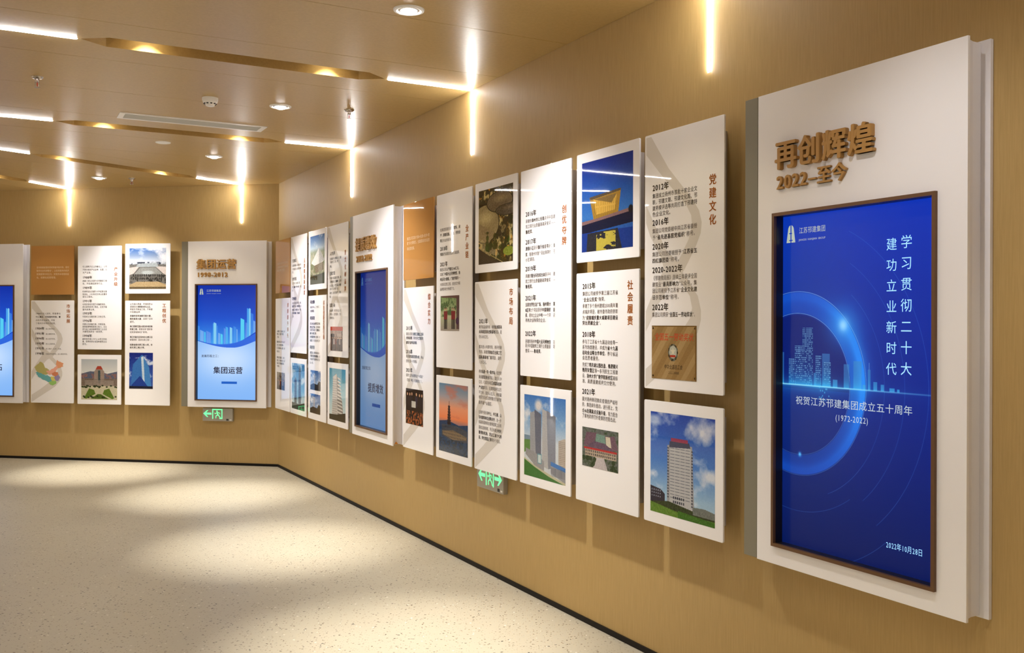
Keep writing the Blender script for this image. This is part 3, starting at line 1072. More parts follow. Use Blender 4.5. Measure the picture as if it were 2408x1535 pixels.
fan = lambda q: (cen(q).dot(RR) - U0) < U_SEAM
perp3 = Vector((D3.y, -D3.x, 0)); perp4 = Vector((D4.y, -D4.x, 0))
for p_, nr_ in ((W3 + perp3 * 0.42, perp3), (W3 - perp3 * 0.42, perp3), (W4 + perp4 * 0.42, perp4), (W4 - perp4 * 0.42, perp4)):
    pieces = split_all(pieces, pt(p_), nr_, fan)


def inside(q, p):
    n = len(q); s = 0
    for i in range(n):
        a, b = q[i], q[(i + 1) % n]
        c = (b.x - a.x) * (p.y - a.y) - (b.y - a.y) * (p.x - a.x)
        if abs(c) < 1e-9: continue
        if s == 0: s = 1 if c > 0 else -1
        elif (c > 0) != (s > 0): return False
    return True


TH = 0.012
for q in pieces:
    qi = inset(q, 0.0016)
    if len(qi) < 3: continue
    hx = [h for h in HEX if inside(qi, cen(h))]
    hx = [h for h in hx if all(inside(qi, v) for v in h)]
    loops = [qi] + hx
    vs = [v for l in loops for v in l]
    tris = tessellate_polygon([[Vector((v.x, v.y, 0)) for v in l] for l in loops])
    mb = MB()
    n = len(vs)
    mb.add([(v.x, v.y, CE) for v in vs] + [(v.x, v.y, CE + TH) for v in vs],
           [tuple(t) for t in tris] + [tuple(i + n for i in t) for t in tris])
    o_ = 0
    for l in loops:
        m_ = len(l)
        mb.f += [(o_ + i, o_ + (i + 1) % m_, o_ + (i + 1) % m_ + n, o_ + i + n) for i in range(m_)]
        mb.m += [0] * m_
        o_ += m_
    mb.build('ceiling_panel', M_CEIL, ceil_slab, recalc=True)
# the recess boxes above the hexagonal cut-outs
for h in HEX:
    mb = MB()
    n = 6
    z1 = CE + 0.14
    mb.add([(v.x, v.y, CE + TH) for v in h] + [(v.x, v.y, z1) for v in h], [(i, (i + 1) % n, (i + 1) % n + n, i + n) for i in range(n)] + [tuple(range(n, 2 * n))])
    mb.build('light_recess', M_CEIL, ceil_slab)


# ================================================================= LIGHT STRIPS
def strip_bar(name, L, parent, w=0.0155, h=0.008, e0=True, e1=True):
    """half-round diffuser along +x, standing proud towards -y"""
    mb = MB()
    K = 6
    prof = [(math.cos(math.pi * i / K) * w / 2, -math.sin(math.pi * i / K) * h) for i in range(K + 1)]
    xs = []
    r = w / 2
    if e0: xs += [(0.0, 0.12), (r * 0.3, 0.72), (r, 1.0)]
    else: xs += [(0.0, 1.0)]
    if e1: xs += [(L - r, 1.0), (L - r * 0.3, 0.72), (L, 0.12)]
    else: xs += [(L, 1.0)]
    vs = []
    for x, s in xs:
        vs += [(x, p[1] * s, p[0] * s) for p in prof]
    n = K + 1
    fs = []
    for i in range(len(xs) - 1):
        for j in range(K):
            fs.append((i * n + j, i * n + j + 1, (i + 1) * n + j + 1, (i + 1) * n + j))
    fs.append(tuple(range(n))); fs.append(tuple(range((len(xs) - 1) * n, len(xs) * n))[::-1])
    mb.add(vs, fs)
    return mb.build(name, M_STRIP, parent, smooth=True, recalc=True)


def wall_strip(u, far, label, zlo=2.556, frame=None):
    loc, rz = frame if frame else ((on_far if far else on_right)(u, zlo, 0))
    t = empty('light_strip', loc, rz, label=label, cat='light', group='vertical light strips on the walls')
    L = CE - zlo
    d = strip_bar('diffuser', L, t, e1=False)
    d.location = (0, -0.0006, 0)
    # lay it upright: local x -> z
    d.rotation_euler = (0, -math.pi / 2, 0)
    mb = MB(); mb.box(-0.009, 0.009, -0.0014, -0.0006, -0.002, L - 0.001)
    mb.build('channel', M_WHITE, t)
    return t


wall_strip(2.314, False, 'vertical light strip on the right wall above the middle kiosk, nearest to the corner')
wall_strip(4.606, False, 'vertical light strip on the right wall above the white panel headed 全产业链')
wall_strip(6.870, False, 'vertical light strip on the right wall cut by the top of the photo')
wall_strip(9.13, False, 'vertical light strip on the right wall past the big blue screen')
wall_strip(-0.42, True, 'vertical light strip on the far wall above the kiosk with the light blue screen')
wall_strip(-2.445, True, 'vertical light strip on the far wall above the brown square panel')
wall_strip(-4.47, True, 'vertical light strip on the far wall left of the cut-off kiosk')


def ceil_strip(p, d, a, b, label):
    """p: point at the wall, d: direction away; from distance a to b"""
    q = p + d * a
    t = empty('light_strip', (q.x, q.y, CE), math.atan2(d.y, d.x), label=label, cat='light', group='light strips in the ceiling')
    o = strip_bar('diffuser', b - a, t, h=0.005)
    o.location = (0, 0, -0.0006)
    o.rotation_euler = (math.pi / 2, 0, 0)      # proud side (-y) turned to -z
    mb = MB(); mb.box(0.001 if a == 0 else 0, b - a, -0.009, 0.009, -0.0014, -0.0006)
    mb.build('channel', M_WHITE, t)
    return t


nm = ['meeting the right wall strip nearest the corner', 'meeting the right wall strip above the 全产业链 panel', 'meeting the right wall strip cut by the top edge', 'overhead behind the camera near the right wall', 'far behind the camera near the right wall',
      'meeting the far wall strip above the light blue screen', 'meeting the far wall strip above the brown square panel']
nm2 = ['beyond the second long recess, second from the top at the left edge', 'beyond the nearest long recess, topmost at the left edge', 'overhead left of the recess above the camera', 'behind the camera on the left', 'far behind the camera on the left',
       'beyond the third long recess, lowest at the left edge', 'beyond the recess cut by the left edge']
for i, (p, d) in enumerate(LINES):
    ceil_strip(p, d, 0.0, LED_LEN - 0.012, 'short ceiling light strip ' + nm[i])
    a = LED_LEN + REC_LEN + 0.02
    ceil_strip(p, d, a, a + (1.25 if i != 6 else 0.5), 'ceiling light strip ' + nm2[i])
# full height strips on the opposite wall, seen only as reflections in the acrylic
for u_, nm_ in ((-3.06, 'nearest to the far wall'), (2.6, 'half way along'), (7.2, 'beside the camera')):
    q = CP(N_OPP, u_, 0.05)
    wall_strip(0, False, 'tall light strip on the left wall, ' + nm_, 0.05, ((q.x, q.y, 0.05), AR + math.pi))


# ================================================================= CEILING FITTINGS
def spot(name, loc, e, ang, blend, parent, r=0.03, tilt=None, c=LC, **k):
    l = bpy.data.lights.new(name, 'SPOT')
    l.energy = e; l.spot_size = math.radians(ang); l.spot_blend = blend; l.shadow_soft_size = r
    l.color = c
    o = bpy.data.objects.new(name, l)
    col.objects.link(o)
    o.parent = parent
    o.location = loc
    if tilt: o.rotation_euler = tilt
    return o


E_OPP, E_OPPW = 150.0, 100.0


def downlight(x, y, label, e=E_DOWN, wash=E_WASH, wall_az=None):
    t = empty('downlight', (x, y, CE), AR, label=label, cat='light', group='round white downlights in the ceiling')
    mb = MB()
    mb.lathe([(0.050, 0.004), (0.052, -0.006), (0.060, -0.009), (0.071, -0.006), (0.073, 0.0)], 36, cap0=False, cap1=False)
    mb.build('trim_ring', M_WHITE, t, smooth=True, recalc=True)
    mb = MB()
    mb.lathe([(0.040, -0.006), (0.047, -0.004), (0.049, 0.004)], 36, cap0=False, cap1=False)
    g = mb.build('inner_ring', M_CHROME, t, smooth=True, recalc=True)
    mb = MB()
    mb.lathe([(0.001, -0.022), (0.016, -0.021), (0.030, -0.016), (0.038, -0.008), (0.041, -0.002)], 32, cap0=True, cap1=False)
    mb.build('lamp', M_LAMP, t, smooth=True)
    spot('lamp_light', (0, 0, -0.03), e, 40, 1.0, t, 0.035, c=(1.0, 0.92, 0.80))
    if wash:
        # an added wide spot leans to the wall beside the lamp to brighten it
        ax = (wall_az - AR) if wall_az is not None else math.pi / 2
        d = Vector((math.cos(ax) * math.sin(math.radians(23)), math.sin(ax) * math.sin(math.radians(23)), -math.cos(math.radians(23))))
        spot('lamp_light', (0, 0, -0.03), wash, 82, 1.0, t, 0.035, tilt=d.to_track_quat('-Z', 'Y').to_euler())
    return t


def dl(n, u): p = CP(n, u); return p.x, p.y


D_N = 1.70
downlight(*dl(D_N, 5.85), label='round lit downlight at the top edge of the photo, the nearest one')
downlight(*dl(D_N, 3.58), label='round lit downlight between the smoke detector and the right hand sprinkler')
downlight(*dl(D_N, 1.37), label='round lit downlight below the air vent, right of the unlit round cover')
downlight(-4.16, 9.67, label='round lit downlight nearest to the far wall, left of the small sprinkler', wash=115, wall_az=AF + math.pi / 2)
downlight(*dl(D_N, 8.12), label='round lit downlight overhead of the camera, in front of the large blue screen', wash=40)
downlight(*dl(D_N, 10.4), label='round lit downlight behind the camera on the right side')
for u_, nm_ in ((0.5, 'nearest the far wall'), (3.2, 'second from the far wall'), (6.2, 'third from the far wall'), (9.4, 'behind the camera')):
    downlight(*dl(-1.9, u_), label='round lit downlight in the row along the left wall, ' + nm_, e=E_OPP, wash=E_OPPW, wall_az=AR - math.pi / 2)

# lamps inside the recesses
for i, (p, d) in enumerate(LINES):
    nms = ['second recess from the front', 'nearest recess', 'recess above the camera', 'recess behind the camera', 'rearmost recess', 'third recess from the front', 'recess cut by the left edge']
    for k, a in enumerate((LED_LEN + 0.33, LED_LEN + REC_LEN - 0.33)):
        q = p + d * a
        t = empty('recessed_lamp', (q.x, q.y, CE + 0.1395), 0, label='warm lamp hidden inside the %s, %s end' % (nms[i], ('wall' if k == 0 else 'room')), cat='light', group='lamps in the ceiling recesses')
        mb = MB(); mb.lathe([(0.030, -0.012), (0.040, -0.012), (0.042, 0.0)], 20, cap0=False, cap1=False)
        mb.build('trim_ring', M_WHITE, t, smooth=True, recalc=True)
        mb = MB(); mb.lathe([(0.001, -0.010), (0.030, -0.008)], 20, cap0=True, cap1=False)
        mb.build('lamp', M_LAMPW, t)
        spot('lamp_light', (0, 0, -0.02), E_RECESS, 92, 0.3, t, 0.012, c=(1, 0.88, 0.62))
        spot('lamp_light', (0, 0, -0.02), 0.8, 150, 0.8, t, 0.02, c=(1, 0.86, 0.55))

# smoke detector
sx_, sy_ = -1.965, 6.24
t = empty('smoke_detector', (sx_, sy_, CE), AR, label='white round smoke detector on the ceiling above the air vent', cat='smoke detector')
mb = MB(); mb.lathe([(0.050, 0.0), (0.051, -0.006), (0.050, -0.018)], 32, cap0=False, cap1=True); mb.build('base', M_WHITE, t, smooth=True, recalc=True)
mb = MB(); mb.lathe([(0.045, -0.018), (0.047, -0.026), (0.043, -0.036), (0.030, -0.042), (0.028, -0.052), (0.02, -0.055), (0.001, -0.056)], 32, cap0=False, cap1=False)
hd = mb.build('head', M_WHITE, t, smooth=True, recalc=True)
for k in range(10):
    a = 2 * math.pi * k / 10
    mb = MB(); mb.box(-0.006, 0.006, -0.002, 0.002, -0.004, 0.004)
    s_ = mb.build('slot', M_DARK, hd)
    s_.location = (0.0385 * math.cos(a), 0.0385 * math.sin(a), -0.0395)
    s_.rotation_euler = (math.radians(38), 0, a + math.pi / 2)


def sprinkler(x, y, label, s=1.0):
    t = empty('sprinkler', (x, y, CE), 0.5, label=label, cat='sprinkler', group='sprinkler heads in the ceiling')
    mb = MB(); mb.lathe([(0.012, -0.012), (0.026, -0.010), (0.034, -0.003), (0.035, 0.0)], 24, cap0=True, cap1=False)
    mb.build('escutcheon', M_CHROME, t, smooth=True, recalc=True)
    mb = MB(); mb.lathe([(0.009, -0.034), (0.011, -0.028), (0.013, -0.012), (0.012, 0.0)], 14)
    mb.build('body', M_CHROME, t, smooth=True, recalc=True)
    mb = MB()
    for sg in (-1, 1):
        mb.box(sg * 0.011 - 0.002, sg * 0.011 + 0.002, -0.002, 0.002, -0.058, -0.030)
    mb.box(-0.013, 0.013, -0.002, 0.002, -0.061, -0.057)
    mb.build('yoke', M_CHROME, t)
    mb = MB(); mb.lathe([(0.0025, -0.057), (0.0035, -0.045), (0.0025, -0.034)], 10); mb.build('bulb', M_RED, t, smooth=True, recalc=True)
    mb = MB(); mb.lathe([(0.017, -0.064), (0.017, -0.062)], 16); mb.build('deflector', M_CHROME, t, recalc=True)
    return t


sprinkler(-2.83, 5.72, 'small metal sprinkler head at the upper left, under the nearest long recess')
sprinkler(-1.12, 6.58, 'small metal sprinkler head near the right wall, before the middle wall light strip')
sprinkler(-3.85, 9.72, 'small metal sprinkler head near the far wall, the most distant one')

# unlit round cover
t = empty('ceiling_cover', (-2.83, 7.78, CE), 0, label='unlit round white cover in the ceiling below the air vent', cat='ceiling cover')
mb = MB(); mb.lathe([(0.044, -0.004), (0.050, -0.007), (0.058, -0.005), (0.060, 0.0)], 32, cap0=False, cap1=False); mb.build('trim_ring', M_WHITE, t, smooth=True, recalc=True)
mb = MB(); mb.lathe([(0.001, -0.004), (0.044, -0.004)], 32, cap0=True, cap1=False); mb.build('disc', M_WHITE, t)

# linear air vent
vc = Vector((-2.32, 6.99, 0))
t = empty('air_vent', (vc.x, vc.y, CE), math.atan2(NN.y, NN.x), label='long narrow white-framed air vent with grey grille in the ceiling', cat='air vent')
mb = MB()
VL, VW, B_ = 0.51, 0.105, 0.028
mb.box(-VL, VL, -VW, -VW + B_, -0.006, 0); mb.box(-VL, VL, VW - B_, VW, -0.006, 0)
mb.box(-VL, -VL + B_ * 1.3, -VW + B_, VW - B_, -0.006, 0); mb.box(VL - B_ * 1.3, VL, -VW + B_, VW - B_, -0.006, 0)
mb.build('frame', M_WHITE, t)
mb = MB(); mb.box(-VL + B_ * 1.3, VL - B_ * 1.3, -VW + B_, VW - B_, -0.001, 0.0); mb.build('filter', M_GRILLE, t)
for k in range(9):
    y = -VW + B_ + 0.008 + k * (2 * (VW - B_) - 0.016) / 8
    mb = MB(); mb.box(-VL + B_ * 1.3, VL - B_ * 1.3, y - 0.002, y + 0.002, -0.003, -0.001); mb.build('slat', M_GRILLE, t)


# ================================================================= WALL PANELS
OFF = 0.090      # front of the boards in front of the wall
PW, PH = 0.525, 1.115
YF = -OFF        # local y of the front face


def base_panel(name, frame, w, z0, z1, m, label, cat, group, tpl_z):
    """root at the wall, bottom left corner; local x along the wall, -y towards the room"""
    loc, rz = frame
    t = empty(name, (loc[0], loc[1], z0), rz, label=label, cat=cat, group=group)
    h = z1 - z0
    mb = MB(); mb.prism(rrect(0, w, 0, h, 0.007), YF, YF + 0.008)
    mb.build('board', m, t, bevel=0.0012, recalc=True)
    mb = MB(); i_ = 0.085; j_ = 0.045
    mb.box(i_, w - i_, -0.035, -0.0006, j_, h - j_)
    mb.build('backing_board', M_BACK, t)
    for x in (0.12, w - 0.12):
        for z in (0.09, h - 0.09):
            mb = MB(); mb.lathe([(0.009, 0), (0.009, 0.047)], 12)
            s_ = mb.build('standoff', M_CHROME, t)
            s_.location = (x, YF + 0.008, z); s_.rotation_euler = (-math.pi / 2, 0, 0)
    return t


def photo_panel(frame, z0, key, fn, label, w=PW, group='photo panels on the walls'):
    t = base_panel('photo_panel', frame, w, z0, z0 + 0.533, M_ACR, label, 'photo panel', group, 0)
    m = (w - 0.428) / 2
    photo_quad('photo_print', m, w - m, 0.049, 0.049 + 0.436, YF - 0.0005, pm(key, fn), t)
    return t


RIB_A = [  # bands of the pale ribbon printed on some panels (x, z from the bottom of a 1.115 m board)
    [(0.012, 1.10), (0.048, 1.10), (0.30, 0.82), (0.355, 0.765), (0.385, 0.71), (0.388, 0.655), (0.372, 0.61), (0.275, 0.50), (0.225, 0.42), (0.19, 0.46), (0.285, 0.585), (0.322, 0.65), (0.330, 0.70), (0.318, 0.74), (0.28, 0.79), (0.012, 1.03)],
    [(0.012, 0.80), (0.075, 0.72), (0.16, 0.60), (0.245, 0.50), (0.33, 0.42), (0.375, 0.355), (0.387, 0.30), (0.378, 0.25), (0.30, 0.165), (0.16, 0.03), (0.012, -0.0), (0.012, 0.055), (0.10, 0.11), (0.25, 0.21), (0.325, 0.285), (0.333, 0.325), (0.31, 0.37), (0.235, 0.43), (0.14, 0.53), (0.06, 0.65), (0.012, 0.72)],
]
RIB = [
    [(0.010, 1.105), (0.046, 1.105), (0.17, 0.95), (0.33, 0.80), (0.372, 0.75), (0.389, 0.70), (0.383, 0.655), (0.35, 0.60), (0.268, 0.50), (0.235, 0.545), (0.305, 0.635), (0.328, 0.69), (0.322, 0.735), (0.29, 0.78), (0.15, 0.90), (0.010, 1.03)],
    [(0.010, 0.81), (0.07, 0.72), (0.155, 0.60), (0.30, 0.47), (0.365, 0.40), (0.386, 0.34), (0.386, 0.30), (0.366, 0.25), (0.30, 0.18), (0.05, 0.03), (0.010, 0.005), (0.010, 0.085), (0.12, 0.15), (0.25, 0.24), (0.318, 0.31), (0.330, 0.35), (0.315, 0.40), (0.265, 0.45), (0.12, 0.57), (0.04, 0.67), (0.010, 0.73)],
    [(0.155, 0.60), (0.235, 0.545), (0.268, 0.50), (0.20, 0.47), (0.09, 0.36), (0.010, 0.25), (0.010, 0.34), (0.07, 0.43), (0.14, 0.52), (0.12, 0.57)],
]


def text_panel(frame, z0, title, lines, label, w=PW, ribbon=False, photos=(), title_z=None, tsize=0.047, fit_r=0.362, board=None, name='text_panel', extra=None, h=PH):
    """lines: (z, text) absolute heights; a heading starts with '#'"""
    t = base_panel(name, frame, w, z0, z0 + h, board or M_ACR, label, 'text panel', 'text panels on the walls', 0)
    y = YF - 0.0003
    if ribbon:
        mb = MB()
        for i, band in enumerate(RIB):
            mb.flat([(x * w / PW, z) for x, z in band], y - 0.0001 * i)
        mb.build('ribbon_print', M_RIB, t)
    yt = YF - 0.0009
    blocks = []
    lastz = 9
    for z, s in lines:
        if s.startswith('#'):
            mb = MB()
            put_text(mb, s[1:], 0.056, z - z0 + 0.002, 0.036, yt, bold=3, mi=0)
            mb.build('heading_lettering', M_TXT, t)
            blocks.append(MB())
        else:
            if not blocks or lastz - z > 0.043:
                blocks.append(MB())
            full = len(s.replace('*', '')) >= 12
            put_text(blocks[-1], s, 0.057, z - z0, 0.0236, yt, fit=(fit_r - 0.057) if full else None, mi=1, mark_bold=0)
        lastz = z
    for mb in blocks:
        if mb.v: mb.build('body_lettering', [M_TXT, M_TXTG], t)
    if title:
        mb = MB()
        tz = title_z if title_z else (z0 + 1.043 if z0 < 0.9 else z0 + 0.865)
        for k, ch in enumerate(title):
            sp_ = 0.0538 if len(title) <= 4 else 0.298 / (len(title) - 1)
            v, f, w_ = glyph(ch, 3)
            mb.add([(0.458 * w / PW + (p[0] - 0.5) * tsize, yt, tz - z0 - k * sp_ + p[1] * tsize) for p in v], f)
        mb.build('title_lettering', M_ORG, t)
    for (x0, x1, za, zb, key, fn) in photos:
        photo_quad('photo_print', x0, x1, za - z0, zb - z0, YF - 0.0010, pm(key, fn), t)
    if extra: extra(t, z0)
    return t


def caption_panel(frame, lines, label, w=PW):
    t = base_panel('caption_panel', frame, w, 1.804, 2.336, M_ACRB, label, 'text panel', 'brown square text panels', 0)
    mb = MB()
    for z, s in lines:
        put_text(mb, s, 0.066, z - 1.804, 0.0255, YF - 0.0006, fit=0.395 if len(s) > 13 else None)
    mb.build('body_lettering', M_WPR, t)
    return t


def zl(zs, ss): return list(zip(zs, ss))


ZL_, ZU_ = 0.636, 1.219       # bottoms of the tall boards in the low and the high position

# ---- group between the middle kiosk and the big kiosk, six columns
U3 = [3.697, 4.272, 4.840, 5.405, 5.979, 6.545]
caption_panel(on_right(U3[0]), zl([2.091, 2.059, 2.021], ['集团公司实施“资本+信息+技术+管', '理”多元等模式，全面提高综合运营', '和经营发展。']),
              'brown square acrylic panel right of the middle kiosk')
text_panel(on_right(U3[0]), ZL_, '综合实力', zl([1.468, 1.43, 1.402, 1.37, 1.305, 1.275, 1.242, 1.177, 1.144, 1.11], [
    '#2015年', '集团公司荣升*建筑工程施工总承', '*包特级资质*，同时获得*工程设计', '*建筑行业甲级资质*。', '#2016年', '集团*首次位居百强第18位*，核心', '竞争力进一步增强。', '#2021年', '位列“江苏省建筑业“十四五”', '（百强）特色（发展规划）》。']),
    'white text panel with 综合实力 title beside the middle kiosk, under the brown panel', ribbon=True,
    photos=[(0.055, 0.36, 0.808, 1.052, 'award', P_award)])
text_panel(on_right(U3[1]), ZU_, '全产业链', zl([2.104, 2.07, 2.035, 1.981, 1.947, 1.881, 1.848, 1.818, 1.786, 1.753, 1.723], [
    '在集团层面形成了*建筑、房', '*产、基础设施、咨询、劳务业', '*等*五大业务板块。', '#2018年', '*邗建天下公司*成功在新三板挂牌。', '#2021年', '集团公司总*产值达246亿元*，', '实施了*中国大运河博物馆、扬', '*州运河大剧院、广陵学院*等一', '大批标志性工程，综合实力和', '品牌影响力持续扩大。']),
    'white text panel with 全产业链 title and a small photo of a ceremony', photos=[(0.068, 0.348, 1.457, 1.679, 'ceremony', P_ceremony)])
photo_panel(on_right(U3[1]), 0.636, 'pagoda', P_pagoda, 'photo panel of a pagoda at sunset')
photo_panel(on_right(U3[2]), 1.803, 'aerial', P_aerial_gold, 'photo panel of a dark golden aerial view of curved roofs')
text_panel(on_right(U3[2]), ZL_, '市场布局', zl([1.515, 1.483, 1.455, 1.425, 1.366, 1.336, 1.305, 1.275, 1.22, 1.188, 1.158, 1.126, 1.096, 1.068, 1.036, 0.98, 0.949, 0.921, 0.889, 0.859, 0.829], [
    '#2021年', '新开拓盐城市场，承建*盐城南海', '*未来城医院和创新基地*项目，造', '价5.03亿元。', '首次进入中原市场，再开西南', '市场，承建*河南金芯全属工艺', '*园新通基地厂房*项目，造价', '1.35亿元。', '持续*拓展一带一路市场*，在西安', '承接*夏道渔业*项目，造价3.59', '亿元，在咸阳承建*正威国际纺织', '*产业园*项目，总建筑面积22万', '平方米，造价6.3亿元，继新疆', '维吾尔自治区首府重点打造的智', '能终端产业园区。', '在海外强化*与中土、中交建、山', '*东电建等单位战略合作*，进一步', '拓展新疆南和古晋等国家工业和', '基础设施领域，先后承建*沙特利', '*雅得新机场、发达江海TPS桥', '*梁、萨拉强国王港*等多个项目。']),
    'white text panel with 市场布局 title above the two-way exit sign', ribbon=True, fit_r=0.348)
text_panel(on_right(U3[3]), ZU_, '创优夺牌', zl([2.093, 2.056, 2.027, 1.998, 1.942, 1.908, 1.876, 1.848, 1.797, 1.76, 1.731, 1.703, 1.639, 1.605, 1.576, 1.548, 1.521, 1.448, 1.408, 1.384, 1.357], [
    '#2016年', '承建的*泰州市公安局*获评中国建', '筑工程行业质量最高荣誉奖——', '*鲁班奖*。', '#2017年', '*澳园小区*获评*詹天佑住宅小区金', '*奖*，是扬州市首个获此殊荣的住宅', '小区项目。', '#2019年', '承建的*智谷科技综合体*获评中国建', '筑工程行业质量最高荣誉奖——', '*鲁班奖*。', '#2021年', '*五彩世界生活广场、扬州颐大公寓', '*B区*等2个项目获评*中国钢结构金', '*奖*，是本土企业中唯一一个同年获', '得两次该殊荣的企业。', '#2022年', '承建的扬州*中国大运河博物馆*项目', '获评中国建筑工程行业质量最高荣', '誉奖——*鲁班奖*。']),
    'white text panel with 创优夺牌 title above the twin tower photo', fit_r=0.370)
photo_panel(on_right(U3[3]), 0.636, 'twin', P_twin, 'photo panel of two grey towers beside a green lawn')
photo_panel(on_right(U3[4]), 1.803, 'theatre', P_theatre, 'photo panel of a golden angular building over water at dusk')
text_panel(on_right(U3[4]), ZL_, '社会履责', zl([1.684, 1.649, 1.62, 1.589, 1.561, 1.532, 1.507, 1.45, 1.416, 1.389, 1.363, 1.337, 1.304, 1.278, 1.25, 1.224, 1.172, 1.137, 1.11, 1.08, 1.055], [
    '#2015年', '集团公司被授予第三届江苏省', '“*企业公民奖*”殊荣。', '承建了多个扬州建城2500周年重', '点城庆项目，被市委市政府表彰', '为“*迎接城庆重大城建项目建设', '*突出贡献企业*”。',
    '#2018年', '参与了江苏省十九届运动会等一', '系列场馆建设，并成为*省十九届', '*运动会战略合作单位*，参与省运', '会志愿者服务。', '完成了*明月湖公园改造、槐泗镇兴', '*槐苑安置区*等一系列民生工程建', '设，*扬州大学广陵学院新校区*高标', '准、高质量建成并交付使用。',
    '#2021年', '面对扬州新冠肺炎疫情的严峻形', '势，集团闻令而动，逆行而上，完', '成*46处隔离点设施升级*，有力配合', '了属地政府打好疫情防控阻击战。']),
    'white text panel with 社会履责 title and a small photo of purple roofs', photos=[(0.060, 0.367, 0.812, 1.001, 'roofs', P_roofs)])


def plaque_extra(t, z0):
    q = photo_quad('plaque_print', 0.0565, 0.360, 1.2665 - z0, 1.496 - z0, YF - 0.0015, pm('plaque', P_plaque), t)
    mb = MB(); put_text(mb, '全国五一劳动奖状', 0.078, 1.447 - z0, 0.036, YF - 0.0018, bold=0, fit=0.265, slant=0.12); mb.build('red_lettering', mat('red_print', rgb(196, 56, 36), 0.02), q)
    mb = MB(); put_text(mb, '中华全国总工会', 0.146, 1.320 - z0, 0.022, YF - 0.0018, fit=0.125, slant=0.15); put_text(mb, '二〇二二年四月', 0.172, 1.295 - z0, 0.012, YF - 0.0018, fit=0.075); mb.build('black_lettering', M_TXT, q)


text_panel(on_right(U3[5]), ZU_, '党建文化', zl([2.095, 2.061, 2.034, 2.007, 1.981, 1.943, 1.908, 1.879, 1.838, 1.806, 1.778, 1.736, 1.702, 1.674, 1.647, 1.618, 1.574, 1.543], [
    '#2012年', '集团成立扬州市首批十家企业文', '联，邗建文联、邗建文化周、邗', '建劳模评选等共同打造了邗建特', '色企业文化。', '#2016年', '集团公司党委被中共江苏省委授', '予“*省先进基层党组织*”称号。', '#2020年', '集团公司团委被授予“*江苏省五', '*四红旗团委*”称号。',
    '#2020-2022年', '《邗建微周报》连续三年获评全国', '建筑业“*最具影响力*”公众号，集', '团公司被授予江苏省“*企业文化建', '*设示范单位*”称号。', '#2022年', '集团公司荣获“*全国五一劳动奖状*”。']),
    'white text panel with 党建文化 title and brass plaque picture, left of the big kiosk', ribbon=True, extra=plaque_extra)
photo_panel(on_right(U3[5]), 0.636, 'office', P_office, 'photo panel of a tall pale office block under blue sky')

# ---- group between the corner and the middle kiosk, four columns
U2 = [0.220, 0.787, 1.383, 1.961]
W2 = 0.538
caption_panel(on_right(U2[0]), zl([2.101, 2.067, 2.036], ['坚持把提质增效作为转型升级突破口', '以创新驱动高质量发展，实施品牌', '战略，管理水平不断提升。']), 'brown square acrylic panel on the right wall beside the room corner', w=W2)
text_panel(on_right(U2[0]), ZL_, '资质提升领先', zl([1.42, 1.392, 1.362, 1.314, 1.283, 1.25, 1.217, 1.156, 1.126, 1.097, 1.069], [
    '*一级资质*，工程总承包，资', '*质升级*，工程设计甲级资', '（甲级）。', '*建筑工程*施工总承包一级，市', '政公用工程施工总*承包*一', '级，*装饰*装修一级资质、钢', '结构工程。', '*市政公用*工程施工，水利工', '程施工，机电安装工程，消', '防设施工程*专业承包*资质，', '一级资质。']),
    'white text panel nearest the room corner on the right wall, below a brown one', w=W2, photos=[(0.065, 0.361, 0.835, 1.008, 'meeting_a', lambda: P_meeting(141, (150, 140, 120), (120, 104, 84), (70, 60, 54)))])
text_panel(on_right(U2[1]), ZU_, '品质建造新高度', zl([2.099, 2.055, 2.021, 1.993, 1.924, 1.885, 1.849, 1.818, 1.735, 1.695, 1.664, 1.63, 1.599, 1.568], [
    '#打造项目', '以品质求发展，以现场保市场', '打造精品工程，实施标准化管', '理。', '#对外开拓', '立足扬州、面向全国，*服', '*务、建设“一带一路*”，重', '点。', '#可持续展', '以信息化建设为抓手，先后', '*建筑产业化，绿色建造、B', '*IM技术，智慧工地*，积极', '推进*科技创新、节能减排*', '工作。']),
    'tall white text panel above the two skyscrapers photo, near the corner', w=W2, ribbon=True)
photo_panel(on_right(U2[1]), 0.636, 'skyscrapers', P_skyscrapers, 'photo panel of two slim skyscrapers near the room corner', w=W2)
photo_panel(on_right(U2[2]), 1.803, 'pyramid', P_pyramid, 'photo panel of a white pyramid roof under blue sky', w=W2)
text_panel(on_right(U2[2]), ZL_, '科技创新发展引领', zl([1.692, 1.648, 1.613, 1.547, 1.499, 1.467, 1.441, 1.411, 1.379, 1.346, 1.283, 1.236, 1.207, 1.178, 1.146], [
    '#科技创新', '省级技术中心，二十余项，工', '法*实用新型*。', '#科技研发', '建立省级*企业研究生工作站', '*博士后工作站*，与多所高校', '开展产学研合作，*国家级QC', '*成果、省级工法*等。', '拥有*国家专利*一百余项，参', '编国家、行业标准多项工作', '#科技兴业', '*智慧工地、数字*建造技术，', '与*装配式建筑深度融合*，成', '为省建筑*产业现代化*示范企', '业，示范。']),
    'white text panel with two small tower photos, below the pyramid roof photo', w=W2,
    photos=[(0.070, 0.380, 0.902, 1.078, 'city_a', lambda: P_city(151)), (0.063, 0.373, 0.693, 0.867, 'city_b', lambda: P_city(161))])
